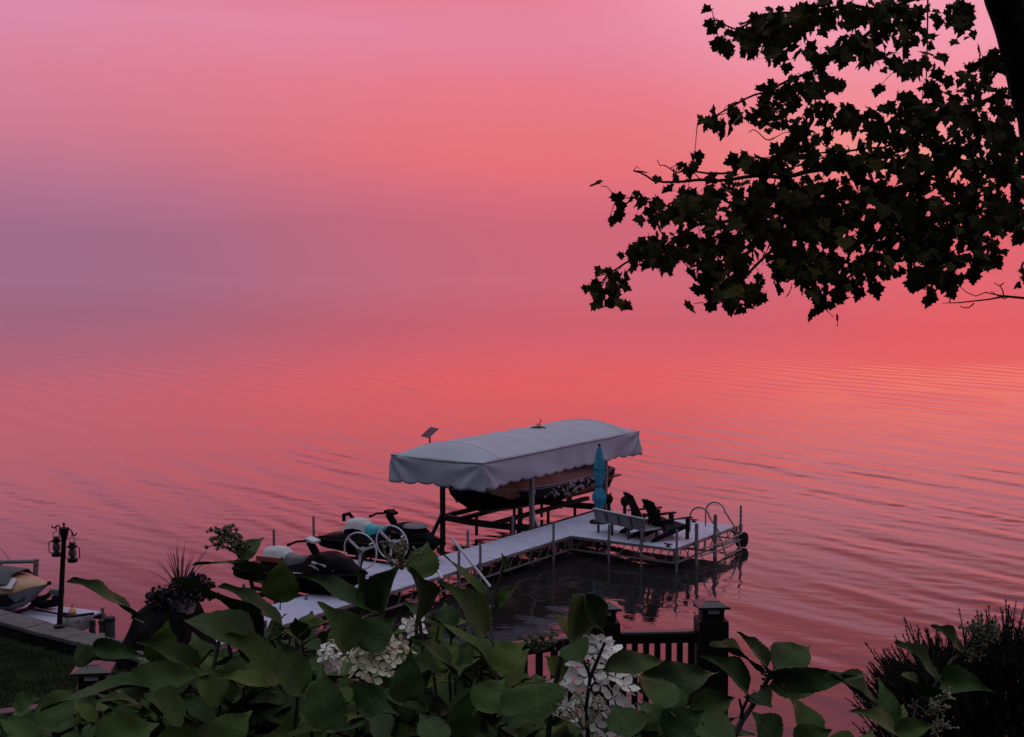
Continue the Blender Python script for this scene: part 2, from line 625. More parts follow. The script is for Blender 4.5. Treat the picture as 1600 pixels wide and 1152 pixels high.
def build_dock():
    S0, T0 = 24.0, -17.5
    root = empty('dock', dw(S0, T0, 0), DRZ, 'L-shaped aluminium dock with pale decking and truss sides', 'dock')
    rnd = random.Random(5)

    def loc(s_, t_, z=0.0):
        return Vector((s_ - S0, -(t_ - T0), z))

    def panel(s0, s1, t0, t1):
        g = 0.004
        m = MB()
        c = loc((s0 + s1) / 2, (t0 + t1) / 2, DZ - 0.02)
        m.box(c, (s1 - s0 - 2 * g, t1 - t0 - 2 * g, 0.04))
        m.build('deck_panel', deck_m, root, bevel=0.005)

    tl, tr = -18.12, -16.92
    s = 15.0
    while s < 31.0:
        panel(s, min(s + 1.22, 31.4), tl, tr)
        s += 1.22
    s = 27.95
    for i in range(3):
        for j in range(2):
            panel(s + i * 1.15, s + (i + 1) * 1.15, tr + j * 1.42, tr + (j + 1) * 1.42)
    # trusses along the edges
    E = [((15.0, tr + 0.01), (20.6, tr + 0.01)), ((20.6, tr + 0.01), (23.9, tr + 0.01)), ((23.9, tr + 0.01), (27.9, tr + 0.01)),
         ((15.0, tl - 0.01), (21.5, tl - 0.01)), ((21.5, tl - 0.01), (26.4, tl - 0.01)), ((26.4, tl - 0.01), (31.4, tl - 0.01)),
         ((27.94, tr + 0.03), (27.94, -14.07)), ((27.94, -14.05), (31.4, -14.05)), ((31.42, tl), (31.42, -14.05)),
         ((29.6, tr), (29.6, -14.07))]
    for a, b in E:
        pa, pb = loc(*a), loc(*b)
        d = pb - pa
        L = d.length
        o = truss(L, max(3, round(L / 0.42)), rnd).build('side_truss', galv, root)
        place(o, pa, math.atan2(d.y, d.x))
    for s_ in (20.0, 22.4, 24.8, 27.2, 29.4):
        MB().bar(loc(s_, tl, DZ - 0.08), loc(s_, tr, DZ - 0.08), 0.05, 0.07).build('cross_beam', galv, root)
    for s_ in (28.4, 30.2):
        MB().bar(loc(s_, tr, DZ - 0.08), loc(s_, -14.05, DZ - 0.08), 0.05, 0.07).build('cross_beam', galv, root)
    # posts standing in the water: (s, t, top above the deck, radius)
    def tpost(px, py_deck, top, r, ds=0.0, dt=0.0):
        q = at(px, py_deck, DZ)
        s_, t_ = st(q)
        post(s_ + ds, t_ + dt, top, r)

    def post(s_, t_, top, r):
        p = loc(s_, t_)
        m = MB().tube([(p.x, p.y, -1.4), (p.x, p.y, DZ + top)], r, 10)
        m.tube([(p.x, p.y, DZ - 0.12), (p.x, p.y, DZ + 0.035)], r + 0.022, 10)
        m.build('dock_post', galv, root, smooth=True)

    post(24.0, tr + 0.07, 0.44, 0.03)
    post(23.2, tr + 0.07, 0.46, 0.03)
    post(27.05, tr + 0.07, 0.48, 0.03)
    post(20.6, tr + 0.07, 0.42, 0.03)
    post(17.3, tr + 0.07, 0.2, 0.03)
    post(18.4, tl - 0.07, 0.2, 0.03)
    post(27.3, tl - 0.07, 0.46, 0.03)
    post(25.4, tl - 0.07, 0.40, 0.03)
    post(31.5, tl - 0.05, 0.62, 0.03)
    post(27.88, -15.8, 0.40, 0.028)
    post(27.88, -14.92, 0.38, 0.028)
    post(27.88, -13.99, 0.46, 0.028)
    post(28.86, -13.96, 0.46, 0.045)
    post(29.9, -13.96, 0.52, 0.047)
    post(31.45, -13.98, 0.52, 0.03)
    # roll-in wheel at the outer corner
    q = loc(31.35, -13.9, 0.2)
    w = MB().tube([q + Vector((0, -0.10, 0)), q + Vector((0, 0.10, 0))], 0.19, 20)
    w.tube([q + Vector((0, -0.12, 0)), q + Vector((0, 0.12, 0))], 0.09, 12)
    w.build('wheel', rubber_m, root, smooth=True)
    MB().bar(q + Vector((0, 0.05, 0)), loc(31.35, -14.2, DZ - 0.1), 0.05).build('axle', galv, root)
    # lower grab frame under the ladder side
    m = MB()
    for z in (0.36, 0.2):
        m.tube([loc(28.9, -13.9, z), loc(30.0, -13.75, z + 0.02), loc(31.4, -13.85, z + 0.04)], 0.018, 6)
    m.build('side_rail', galv, root, smooth=True)
    # swim ladder: two hooped rails over the edge, with rungs
    lad = MB()
    ends = []
    for s_ in (30.05, 30.95):
        pts = []
        pts.append(loc(s_, -14.72, DZ))
        pts.append(loc(s_, -14.72, DZ + 0.36))
        for k in range(1, 10):
            a = PI * k / 9.5
            pts.append(loc(s_, -14.45 - 0.27 * math.cos(a), DZ + 0.36 + 0.27 * math.sin(a)))
        pts.append(loc(s_, -13.95, DZ + 0.1))
        pts.append(loc(s_, -13.55, -0.5))
        lad.tube(pts, 0.021, 8)
        ends.append(pts)
    o = lad.build('ladder_rail', galv, root, smooth=True)
    for z in (0.28, 0.04, -0.2):
        k = (DZ + 0.1 - z) / (DZ + 0.6)
        t_ = -13.95 + 0.4 * k
        MB().bar(loc(30.05, t_, z), loc(30.95, t_, z), 0.07, 0.03).build('ladder_rung', galv, root)
    # mooring cleats
    for s_, t_ in ((31.25, -15.2), (31.3, -16.6), (28.05, -14.3)):
        m = MB()
        c = loc(s_, t_, DZ)
        m.box(c + Vector((0, 0, 0.012)), (0.05, 0.12, 0.024))
        m.box(c + Vector((0, 0, 0.04)), (0.03, 0.05, 0.04))
        m.bar(c + Vector((0, -0.11, 0.065)), c + Vector((0, 0.11, 0.065)), 0.028)
        m.build('cleat', black_m, root)
    # finger platform between the two jet ski lifts
    for i in range(2):
        panel(21.65, 22.85, -20.65 + i * 1.24, -20.65 + (i + 1) * 1.24)
    for a, b in (((21.6, -20.66), (21.6, -18.16)), ((22.9, -20.66), (22.9, -18.16)), ((21.6, -20.68), (22.9, -20.68))):
        pa, pb = loc(*a), loc(*b)
        d = pb - pa
        o = truss(d.length, max(3, round(d.length / 0.42)), rnd).build('side_truss', galv, root)
        place(o, pa, math.atan2(d.y, d.x))
    for s_, t_, h in ((21.6, -20.75, 0.75), (22.9, -20.75, 0.85), (22.95, -18.3, 0.4), (21.5, -19.2, 0.3)):
        post(s_, t_, h, 0.028)
    # two white guide poles hanging over the walkway's edge
    for a, b, d in (((705, 840), (766, 917), 28.6), ((676, 878), (691, 904), 27.6)):
        pa, pb = pt(*a, d + 0.35), pt(*b, d)
        M = root.matrix_basis.inverted()
        MB().tube([M @ pa, M @ pb], 0.03, 10).build('guide_pole', white_m, root, smooth=True)
    return root


build_dock()


# ------------------------------------------------------------------ boat lift with its canopy
canvas = mat('canvas', (0.385, 0.415, 0.50), rough=0.85, var=0.06, scale=1.5, bump=0.35, bscale=12)
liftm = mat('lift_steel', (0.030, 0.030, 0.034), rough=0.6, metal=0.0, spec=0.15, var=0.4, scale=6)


def build_lift():
    S0, T0 = 30.3, -19.72
    root = empty('boat_lift', dw(S0, T0, 0), DRZ, 'boat lift with long grey canvas canopy beside the dock', 'boat lift')
    hs, ht = 1.87, 1.36          # half spacing of the posts

    def P(x, y, z):
        return Vector((x, y, z))
    # local y is towards -t (away from the dock)
    for x, y in ((-hs, ht + 0.1), (-hs, -ht), (hs, ht + 0.1), (hs, -ht)):
        m = MB().box((x, y, 0.55), (0.11, 0.11, 3.3))
        m.box((x, y, 1.4), (0.14, 0.14, 0.12))
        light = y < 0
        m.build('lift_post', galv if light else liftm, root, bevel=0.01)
    for x in (-hs, hs):
        b = MB()
        n = 8
        for i in range(n):
            y0, y1 = -ht + (2 * ht + .1) * i / n, -ht + (2 * ht + .1) * (i + 1) / n
            z = lambda y: 0.49 - 0.05 * (1 - (y / ht) ** 2)
            b.bar((x, y0, z(y0)), (x, y1, z(y1)), 0.10, 0.16)
        b.build('cross_beam', liftm, root)
    for y in (ht + 0.1, -ht):
        MB().bar((-hs, y, 0.5 if y > 0 else 0.42), (hs, y, 0.5 if y > 0 else 0.42), 0.09, 0.12).build('side_beam', liftm, root)
    for y in (0.55, -0.55):
        m = MB().bar((-2.35, y, 0.60), (2.3, y, 0.60), 0.12, 0.10)
        m.build('bunk', liftm, root)
        for x in (-1.6, 0.2, 1.6):
            MB().bar((x, y, 0.55), (x, y, 0.05), 0.06).build('bunk_post', liftm, root)
    # foot braces
    for x, y, dx, dy in ((-hs, ht + 0.1, -0.5, 0.25), (-hs, -ht, 0.75, 0.0), (hs, ht + 0.1, 0.5, 0.25), (hs, -ht, 0.55, -0.05)):
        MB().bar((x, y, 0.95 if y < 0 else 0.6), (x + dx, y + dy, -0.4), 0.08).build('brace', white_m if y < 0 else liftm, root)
    for y in (ht + 0.1, -ht):
        MB().bar((-hs, y, 1.35), (-hs + 0.1, y * 0.72, 1.32), 0.10, 0.14).build('top_bracket', liftm, root)
    for y in (ht + 0.08,):
        MB().tube([(-hs + 0.09, y, 1.6), (-hs + 0.09, y, 0.1)], 0.006, 5).build('cable', liftm, root)
    # canopy: arched roof over bows, hipped ends, scalloped skirt
    x0, x1 = -4.1, 3.75
    y0, y1 = -1.40, 1.40
    zt = 2.40
    rnd = random.Random(2)

    def roof(u, w):               # u along, w across, both -1..1
        x = (x0 + x1) / 2 + (x1 - x0) / 2 * u
        dist = (1 - abs(u)) * (x1 - x0) / 2
        k = min(1, dist / 0.75)
        rise = 0.34 * math.sin(k * PI / 2)
        c = 1 - abs(w) ** 2.2
        bulge = 0.16 * (1 - w * w) * (1 - k) * (1 if u > 0 else -1)
        # the cloth sinks a little between the bows
        bay = abs(math.sin((x - x0 - 0.75) / 0.95 * PI))
        sag = -0.034 * bay * c * min(1, (dist - 0.75) / 0.3) if k >= 1 else 0
        wr = 0.010 * noise.noise(Vector((x * 1.7, w * 3, 1.3))) + 0.006 * noise.noise(Vector((x * 6 + w * 2.2, w * 2.4, 4.3)))
        return Vector((x + bulge, y0 + (y1 - y0) * (w + 1) / 2, zt + rise * c + sag + wr))

    rows = []
    us = sorted(set([-1 + 2 * i / 120 for i in range(121)]))
    for u in us:
        rows.append([roof(u, -1 + 2 * j / 32) for j in range(33)])
    c = MB().grid(rows)
    can = link_mesh('canopy', c.mesh('canopy', True), canvas, root)
    sm = can.modifiers.new('thickness', 'SOLIDIFY')
    sm.thickness = 0.006
    # skirt, all round
    per = []
    n1, n2 = 150, 60
    for j in range(n2):
        w = 1 - 2 * j / n2
        per.append((roof(-1, w), Vector((-1, 0, 0)), 'e', w))
    for i in range(n1):
        u = -1 + 2 * i / n1
        per.append((roof(u, -1), Vector((0, -1, 0)), 's', u))
    for j in range(n2):
        w = -1 + 2 * j / n2
        per.append((roof(1, w), Vector((1, 0, 0)), 'e', w))
    for i in range(n1):
        u = 1 - 2 * i / n1
        per.append((roof(u, 1), Vector((0, 1, 0)), 's', u))
    tot = 0
    rows = []
    NZ = 10
    pit = 0.50
    for i, (p, nrm, kd, w) in enumerate(per):
        q = per[i - 1][0] if i else p
        tot += (p - q).length
        ph = (tot / pit) % 1.0
        sc_ = 0.075 * (abs(math.sin(PI * ph)) ** 0.55) - 0.04
        edge = max(0.0, 1 - (1 - abs(w)) * (1.0 if kd == 'e' else 3.0))     # near the corners
        dc = (1 - abs(w)) * ((y1 - y0) / 2 if kd == 'e' else (x1 - x0) / 2)     # metres from the corner
        hgt = 0.58 + sc_ + 0.07 * edge
        col = []
        for k in range(NZ + 1):
            v = k / NZ
            fold = 0.05 * v * noise.noise(Vector((tot * 1.9, v * 0.5, 4.2))) + 0.05 * v * noise.noise(Vector((tot * 0.7, v * 1.5, 9.2)))
            # pull folds fanning out of the corners
            fa = math.atan2(0.62 * v, dc + 0.04)
            pull = 0.055 * math.sin(9.5 * fa + w) * min(1, math.hypot(dc, 0.62 * v) / 0.4) * math.exp(-dc / 0.8)
            col.append(p + nrm * (fold + pull + 0.012 + 0.05 * v) + Vector((0, 0, -hgt * v + (0.004 if k == 0 else 0))))
        rows.append(col)
    rows.append(rows[0])
    s = MB().grid(rows)
    sk = link_mesh('skirt', s.mesh('skirt', True), canvas, can)
    sm = sk.modifiers.new('thickness', 'SOLIDIFY')
    sm.thickness = 0.004
    # piping along the roof edge
    pts = [p + nrm * 0.018 + Vector((0, 0, 0.004)) for (p, nrm, kd, w) in per[::3]]
    MB().tube(pts, 0.014, 6, closed=True).build('piping', mat('piping_grey', (0.20, 0.20, 0.22), rough=0.7), can, smooth=True)
    for u in (-0.808, 0.808):
        MB().tube([roof(u, -1 + 2 * j / 24) + Vector((0, 0, 0.002)) for j in range(25)], 0.010, 5).build('seam', bpy.data.materials['piping_grey'], can, smooth=True)
    seam_shade_m = mat('canvas_seam_shade', (0.33, 0.345, 0.40), rough=0.85, var=0.06)  # seams over the bows, darkened to paint in the bows' shading
    for i in range(6):
        u = -0.58 + 1.16 * i / 5
        MB().tube([roof(u, -1 + 2 * j / 24) - Vector((0, 0, 0.004)) for j in range(25)], 0.012, 5).build('seam', seam_shade_m, can, smooth=True)
    # bows and rails that hold the canvas
    fr = MB()
    for y in (y0 + 0.03, y1 - 0.03):
        fr.tube([(x0 + 0.1, y, zt - 0.03), (x1 - 0.1, y, zt - 0.03)], 0.025, 8)
    for i in range(8):
        u = -0.8 + 1.6 * i / 7
        fr.tube([roof(u, -0.98 + 1.96 * j / 10) - Vector((0, 0, 0.035)) for j in range(11)], 0.018, 6)
    fr.build('canopy_frame', galv, root, smooth=True)
    # solar panel on a short pole above the far edge
    q = pt(679, 690, 34.6)
    M = Matrix.Translation(Vector(root.location)) @ Matrix.Rotation(DRZ, 4, 'Z')
    Mi = M.inverted()
    b = Mi @ q
    b.x = min(b.x, -2.2)
    b = Vector((-2.55, 1.36, 2.42))
    m = MB().tube([b, b + Vector((0, 0, 0.32))], 0.022, 8)
    m.build('solar_pole', liftm, root, smooth=True)
    rot = Matrix.Rotation(R(-28), 3, 'Z') @ Matrix.Rotation(R(-38), 3, 'Y')
    c0 = b + Vector((0, 0, 0.40))
    sp = MB().box(c0, (0.36, 0.46, 0.03), rot).build('solar_panel', galv, root, bevel=0.004)
    dark = mat('solar_cell', (0.012, 0.014, 0.022), rough=0.2, var=0.2)
    for i in range(2):
        for j in range(3):
            off = rot @ Vector((-0.082 + i * 0.164, -0.14 + j * 0.14, 0.0165))
            MB().box(c0 + off, (0.155, 0.13, 0.004), rot).build('cell', dark, sp)
    return root


lift = build_lift()


def build_spinner():
    # small dark weather whirligig on the ridge
    base = dw(30.3 + 0.55, -19.72, 2.72)
    root = empty('roof_spinner', base, DRZ, 'small black spinner with a bent arm on top of the canopy', 'spinner')
    MB().lathe([(0.02, -0.03), (0.20, -0.02), (0.22, 0.02), (0.12, 0.05), (0.03, 0.06)], n=16).build('spinner_base', black_m, root, smooth=True)
    MB().tube([(0, 0, 0.03), (0.05, -0.03, 0.16), (0.09, -0.05, 0.2), (0.05, -0.03, 0.24)], 0.014, 6).build('spinner_arm', black_m, root, smooth=True)
    for s in (-1, 1):
        MB().bar((0.02, 0.02, 0.09), (0.02 + 0.1 * s, 0.16 * s, 0.11), 0.03, 0.01).build('spinner_blade', black_m, root)


build_spinner()

# ------------------------------------------------------------------ wakeboard boat on the lift
hull_m = mat('hull_gloss_black', (0.004, 0.004, 0.005), rough=0.3, spec=0.12, var=0.2)
deck_side = mat('boat_deck_grey', (0.085, 0.08, 0.08), rough=0.35, var=0.15)
orange_m = mat('boat_orange', (0.20, 0.075, 0.018), rough=0.35, var=0.25, scale=3)
boat_white = mat('boat_white', (0.36, 0.36, 0.38), rough=0.4, var=0.12)


def lerp_tab(tab, x):
    for (a, b), (c, d) in zip(tab, tab[1:]):
        if x <= c:
            k = (x - a) / (c - a)
            k = k * k * (3 - 2 * k) * 0.5 + 0.5 * k
            return b + (d - b) * k
    return tab[-1][1]


def build_boat():
    root = empty('motor_boat', dw(30.0, -19.72, 0.66), DRZ + PI, 'black wakeboard boat with orange flashes hanging in the covered lift', 'boat')
    z0 = 0.66
    # x forward (bow, towards the shore); stern at -3.05, bow at +3.2
    beam = [(-3.05, 1.14), (-1.5, 1.2), (0.2, 1.19), (1.4, 1.02), (2.3, 0.68), (2.9, 0.28), (3.22, 0.02)]
    keel = [(-3.05, 0.0), (0.4, 0.0), (1.5, 0.07), (2.3, 0.26), (2.9, 0.55), (3.22, 0.80)]
    chine = [(-3.05, 0.22), (0.4, 0.25), (1.6, 0.38), (2.4, 0.6), (3.0, 0.78), (3.22, 0.86)]
    rub = [(-3.05, 0.78), (0, 0.74), (1.6, 0.78), (2.6, 0.86), (3.22, 0.92)]
    top = [(-3.05, 0.86), (-2.6, 0.98), (-1.6, 1.16), (0, 1.25), (1.6, 1.18), (2.6, 1.08), (3.22, 0.97)]

    def section(x):
        b, k, c, r, t = (lerp_tab(q, x) for q in (beam, keel, chine, rub, top))
        return [(0, k), (b * 0.42, k + (c - k) * 0.48), (b * 0.84, c), (b * 0.87, c + 0.03), (b * 0.95, c + (r - c) * 0.5), (b, r)], [(b, r), (b + 0.015, r + 0.03), (b * 0.96, r + (t - r) * 0.5), (b * 0.86, t)]

    xs = [-3.05 + 6.27 * i / 48 for i in range(49)]
    rows = []
    for x in xs:
        lo, hi = section(x)
        rake = lambda z: x - (0.10 * (z / 0.8) if x < -3.0 else 0)
        rows.append([Vector((rake(z), -y, z)) for y, z in lo[::-1]] + [Vector((rake(z), y, z)) for y, z in lo[1:]])
    h = MB().grid(rows)
    n = len(rows[0])
    h.f.append(tuple(range(n)))
    hull = link_mesh('hull', h.mesh('hull', True), hull_m, root)
    rows = []
    for x in xs:
        lo, hi = section(x)
        rows.append([Vector((x, -y, z)) for y, z in hi] + [Vector((x, -hi[-1][0] * 0.5, hi[-1][1] + 0.03)), Vector((x, hi[-1][0] * 0.5, hi[-1][1] + 0.03))] + [Vector((x, y, z)) for y, z in hi[::-1]])
    d = MB().grid(rows)
    d.f.append(tuple(range(len(rows[0])))[::-1])
    link_mesh('deck', d.mesh('deck', True), deck_side, root)
    # rub rail both sides
    m = MB()
    for sgn in (-1, 1):
        m.tube([Vector((x, sgn * (lerp_tab(beam, x) + 0.012), lerp_tab(rub, x) + 0.012)) for x in xs], 0.018, 6)
    m.build('rub_rail', boat_white, root, smooth=True)

    def side(x, v, sgn, off=0.012, upper=False):
        """point on the hull side: v 0 at the chine, 1 at the rub rail; upper: 0 rub rail, 1 deck edge"""
        b, k, c, r, t = (lerp_tab(q, x) for q in (beam, keel, chine, rub, top))
        if upper:
            y = b * (1.0 + 0.01) if v < 0.02 else b + (b * 0.86 - b) * v + 0.03 * math.sin(v * PI)
            return Vector((x, sgn * (y + off), r + 0.03 + (t - r - 0.03) * v))
        if v < 0:
            return Vector((x, sgn * (b * (0.84 + 0.42 * v) + off), c + (c - k) * 0.52 * v - off))
        y = b * (0.87 + 0.13 * v + 0.03 * math.sin(v * PI))
        return Vector((x, sgn * (y + off), c + 0.03 + (r - c - 0.03) * v))

    def patch(name, m, sgn, outline, upper=False, n=14, off=0.012):
        """a stripe given by rows (x, v_low, v_high)"""
        rows = []
        for i in range(n + 1):
            k = i / n * (len(outline) - 1)
            j = min(int(k), len(outline) - 2)
            f = k - j
            a, b = outline[j], outline[j + 1]
            x, lo, hi = (a[q] + (b[q] - a[q]) * f for q in range(3))
            rows.append([side(x, lo + (hi - lo) * w / 3, sgn, off, upper) for w in range(4)])
        g = MB().grid(rows)
        return link_mesh(name, g.mesh(name, True), m, root)

    for sgn in (-1, 1):
        patch('orange_stripe', orange_m, sgn, [(-0.7, 0.55, 0.75), (0.2, 0.20, 0.98), (1.2, 0.02, 0.9), (1.9, 0.0, 0.7), (2.4, 0.1, 0.3)], upper=True)
        patch('orange_stripe', orange_m, sgn, [(1.2, 0.9, 0.97), (1.75, 0.25, 0.97), (2.3, 0.45, 0.97), (2.5, 0.9, 0.97)])
        patch('orange_stripe', orange_m, sgn, [(-0.2, -0.12, -0.05), (-0.7, 0.02, 0.16), (-1.5, 0.06, 0.36), (-2.3, 0.22, 0.52), (-3.0, 0.5, 0.66)])
        # brushed white lettering-like graphic of torn strokes amidships
        rnd = random.Random(12)
        g = MB()
        for k in range(85):
            x = rnd.triangular(-2.15, 0.62, -0.75)
            v = rnd.uniform(0.16, 0.92) - 0.05 * x
            L, w = rnd.uniform(0.04, 0.20), rnd.uniform(0.03, 0.10)
            sl = rnd.uniform(-0.25, 0.45)
            q = [side(x - L / 2, v - sl * L - w, sgn, 0.016), side(x - L / 2 + 0.05, v - sl * L + w, sgn, 0.016),
                 side(x, v + w * 1.1, sgn, 0.016), side(x + L / 2, v + sl * L + w * .6, sgn, 0.016), side(x + L / 2 - 0.04, v + sl * L - w, sgn, 0.016), side(x, v - w * .8, sgn, 0.016)]
            g.add(q, [(0, 1, 2, 5), (5, 2, 3, 4)])
        g.build('side_graphic', boat_white, root, label='torn white brush-stroke lettering along the black hull')
        patch('side_line', boat_white, sgn, [(-2.9, 0.90, 0.93), (0.4, 0.9, 0.93), (1.9, 0.86, 0.90)], off=0.02)
        for k in range(6):
            g = MB()
            x = 0.95 + 0.09 * k + (0.06 if k > 1 else 0)
            if k % 2:
                g.bar(side(x, 0.42, sgn, 0.016), side(x, 0.68, sgn, 0.016), 0.014, 0.006)
            else:
                g.bar(side(x, 0.42, sgn, 0.016), side(x + 0.05, 0.68, sgn, 0.016), 0.014, 0.006)
            g.build('registration_mark', deck_side, root)
    # windscreen and seats under the canopy
    ws = MB()
    ws.tube([Vector((0.2, -0.95, 1.2)), Vector((0.75, -0.6, 1.5)), Vector((0.95, 0, 1.56)), Vector((0.75, 0.6, 1.5)), Vector((0.2, 0.95, 1.2))], 0.02, 6)
    ws.build('windscreen_frame', black_m, root, smooth=True)
    MB().box((-1.6, 0, 1.28), (1.0, 1.6, 0.22)).build('sun_pad', deck_side, root, bevel=0.05)
    # swim platform, propeller, rudder, bow eye
    MB().box((-3.42, 0, 0.50), (0.66, 2.0, 0.06)).build('swim_platform', deck_side, root, bevel=0.02)
    MB().box((-3.18, -0.7, 0.72), (0.22, 0.12, 0.5)).build('platform_bracket', hull_m, root)
    MB().lathe([(0.03, -0.02), (0.10, 0.05), (0.12, 0.12), (0.05, 0.2)], (-3.7, -0.8, 0.33), 10).build('stern_knob', black_m, root, smooth=True)
    p = MB().tube([(-0.9, 0, 0.0), (-2.0, 0, -0.15)], 0.025, 8)
    for k in range(4):
        a = k * PI / 2
        p.box((-2.03, 0.10 * math.cos(a), -0.15 + 0.10 * math.sin(a)), (0.02, 0.16, 0.10), Matrix.Rotation(a, 3, 'X'))
    p.build('propeller', liftm, root)
    MB().box((-2.5, 0, -0.14), (0.26, 0.03, 0.32)).build('rudder', liftm, root)
    MB().box((2.95, 0, 0.66), (0.03, 0.03, 0.24)).build('bow_eye', boat_white, root)
    return root


build_boat()

# ------------------------------------------------------------------ closed patio umbrella
teal = mat('teal_cloth', (0.035, 0.25, 0.40), rough=0.8, var=0.25, scale=5, bump=0.4, bscale=30)


def build_umbrella():
    base = at(936, 817, DZ)
    root = empty('patio_umbrella', base, 0.3, 'closed teal umbrella tied up on its pole by the bench', 'umbrella')
    MB().tube([(0, 0, 0.03), (0, 0, 1.96)], 0.019, 10).build('pole', white_m, root, smooth=True)
    MB().lathe([(0.24, 0), (0.25, 0.03), (0.22, 0.06), (0.06, 0.09), (0.04, 0.3), (0.03, 0.32)], n=24).build('base', black_m, root, smooth=True)
    prof = [(0.035, 1.99), (0.06, 1.93), (0.10, 1.80), (0.135, 1.66), (0.165, 1.50), (0.175, 1.41), (0.135, 1.385), (0.15, 1.34), (0.155, 1.20), (0.13, 1.05), (0.085, 0.96),
            (0.075, 0.93), (0.11, 0.88), (0.175, 0.76), (0.215, 0.66), (0.205, 0.60), (0.15, 0.52), (0.12, 0.42), (0.10, 0.34), (0.07, 0.30)]
    rnd = random.Random(4)

    def fn(a, z):
        k = 0.5 if z > 1.4 else 1.0
        return 1 + 0.16 * k * math.sin(8 * a + 2.0 * z) + 0.16 * noise.noise(Vector((math.cos(a) * 1.3, math.sin(a) * 1.3, z * 3.0))) * (1.4 if z < 1.3 else 0.4)
    fine = []
    for (r0, z0), (r1, z1) in zip(prof, prof[1:]):
        for k in range(3):
            fine.append((0.82 * (r0 + (r1 - r0) * k / 3), z0 + (z1 - z0) * k / 3))
    fine.append((0.82 * prof[-1][0], prof[-1][1]))
    MB().lathe(fine, n=48, fn=fn).build('canopy', teal, root, smooth=True)
    MB().lathe([(0.072, 0.925), (0.082, 0.94), (0.082, 0.965), (0.072, 0.98)], n=16).build('tie_strap', mat('strap', (0.02, 0.10, 0.17), rough=0.8), root, smooth=True)
    MB().lathe([(0.02, 1.98), (0.04, 2.0), (0.03, 2.03), (0.012, 2.06)], n=10).build('finial', black_m, root, smooth=True)


build_umbrella()

# ------------------------------------------------------------------ bench
bench_m = mat('bench_grey', (0.17, 0.18, 0.20), rough=0.65, var=0.15, scale=5, bump=0.3)
bench_d = mat('bench_frame', (0.035, 0.037, 0.045), rough=0.6, var=0.2)
bench_l = mat('bench_edge', (0.42, 0.42, 0.46), rough=0.6, var=0.1)


def build_bench():
    a, b = at(930, 832, DZ), at(1004, 849, DZ)
    mid = (a + b) / 2
    d = (b - a)
    rz = math.atan2(d.y, d.x)
    L = d.length + 0.06
    root = empty('dock_bench', mid + Vector((0, 0, 0)), rz, 'grey four-panel bench seen from behind on the platform edge', 'bench')
    root.scale = (1, 1, 0.79)
    # x along the bench, y away from us (the seat side)
    n = 4
    w = L / n
    lean = Matrix.Rotation(R(10), 3, 'X')
    for i in range(n):
        x = -L / 2 + w * (i + 0.5)
        pan = MB().box((x, 0.02, 0.56), (w - 0.075, 0.03, 0.36), lean)
        pan.build('back_panel', bench_m, root, bevel=0.008)
        MB().box((x, 0.055, 0.365), (w - 0.075, 0.045, 0.022), lean).build('panel_trim', bench_l, root)
        if i < n - 1:
            # small pale fastening plates
            MB().box((x + 0.03, 0.0, 0.585), (0.045, 0.006, 0.05), lean).build('plate', bench_l, root)
            MB().box((x + 0.05, 0.02, 0.48), (0.04, 0.006, 0.04), lean).build('plate', bench_l, root)
    for i in range(n + 1):
        x = -L / 2 + w * i
        MB().box((x, 0.03, 0.55), (0.045, 0.035, 0.40), lean).build('back_bar', bench_d if 0 < i < n else bench_m, root, bevel=0.005)
    MB().box((0, -0.015, 0.755), (L + 0.05, 0.07, 0.035)).build('top_rail', bench_l, root, bevel=0.008)
    for k in range(4):
        MB().box((0, 0.16 + k * 0.115, 0.40), (L, 0.10, 0.03)).build('seat_slat', bench_m, root, bevel=0.006)
    MB().box((L / 2 + 0.015, 0.30, 0.39), (0.03, 0.56, 0.05)).build('seat_end', bench_l, root, bevel=0.006)
    MB().box((-L / 2 - 0.015, 0.30, 0.39), (0.03, 0.56, 0.05)).build('seat_end', bench_l, root, bevel=0.006)
    for x in (-L / 2 + 0.08, -L / 6, L / 6, L / 2 - 0.08):
        for y in (0.06, 0.5):
            MB().box((x, y, 0.19), (0.045, 0.045, 0.375)).build('leg', bench_d, root)
        MB().box((x, 0.28, 0.355), (0.04, 0.5, 0.05)).build('seat_bearer', bench_d, root)


build_bench()


def build_knobs():
    for i, (px, py, lab) in enumerate(((951, 818, 'black rounded mooring bollard behind the bench, nearer the umbrella'), (976, 822, 'black rounded mooring bollard behind the bench, nearer the chairs'))):
        p = at(px, py - 8, DZ)
        root = empty('mooring_bollard', p, 0.4 * i, lab, 'bollard', 'mooring bollards behind the bench')
        MB().tube([(0, 0, 0), (0, 0, 0.42)], 0.045, 10).build('stem', rubber_m, root, smooth=True)
        MB().lathe([(0.05, 0.38), (0.09, 0.42), (0.115, 0.50), (0.10, 0.58), (0.06, 0.63), (0.02, 0.645)], n=14).build('bollard_head', rubber_m, root, smooth=True)
        MB().tube([(0.03, 0, 0.62), (0.07, 0.02, 0.68)], 0.018, 6).build('tip', rubber_m, root, smooth=True)


build_knobs()

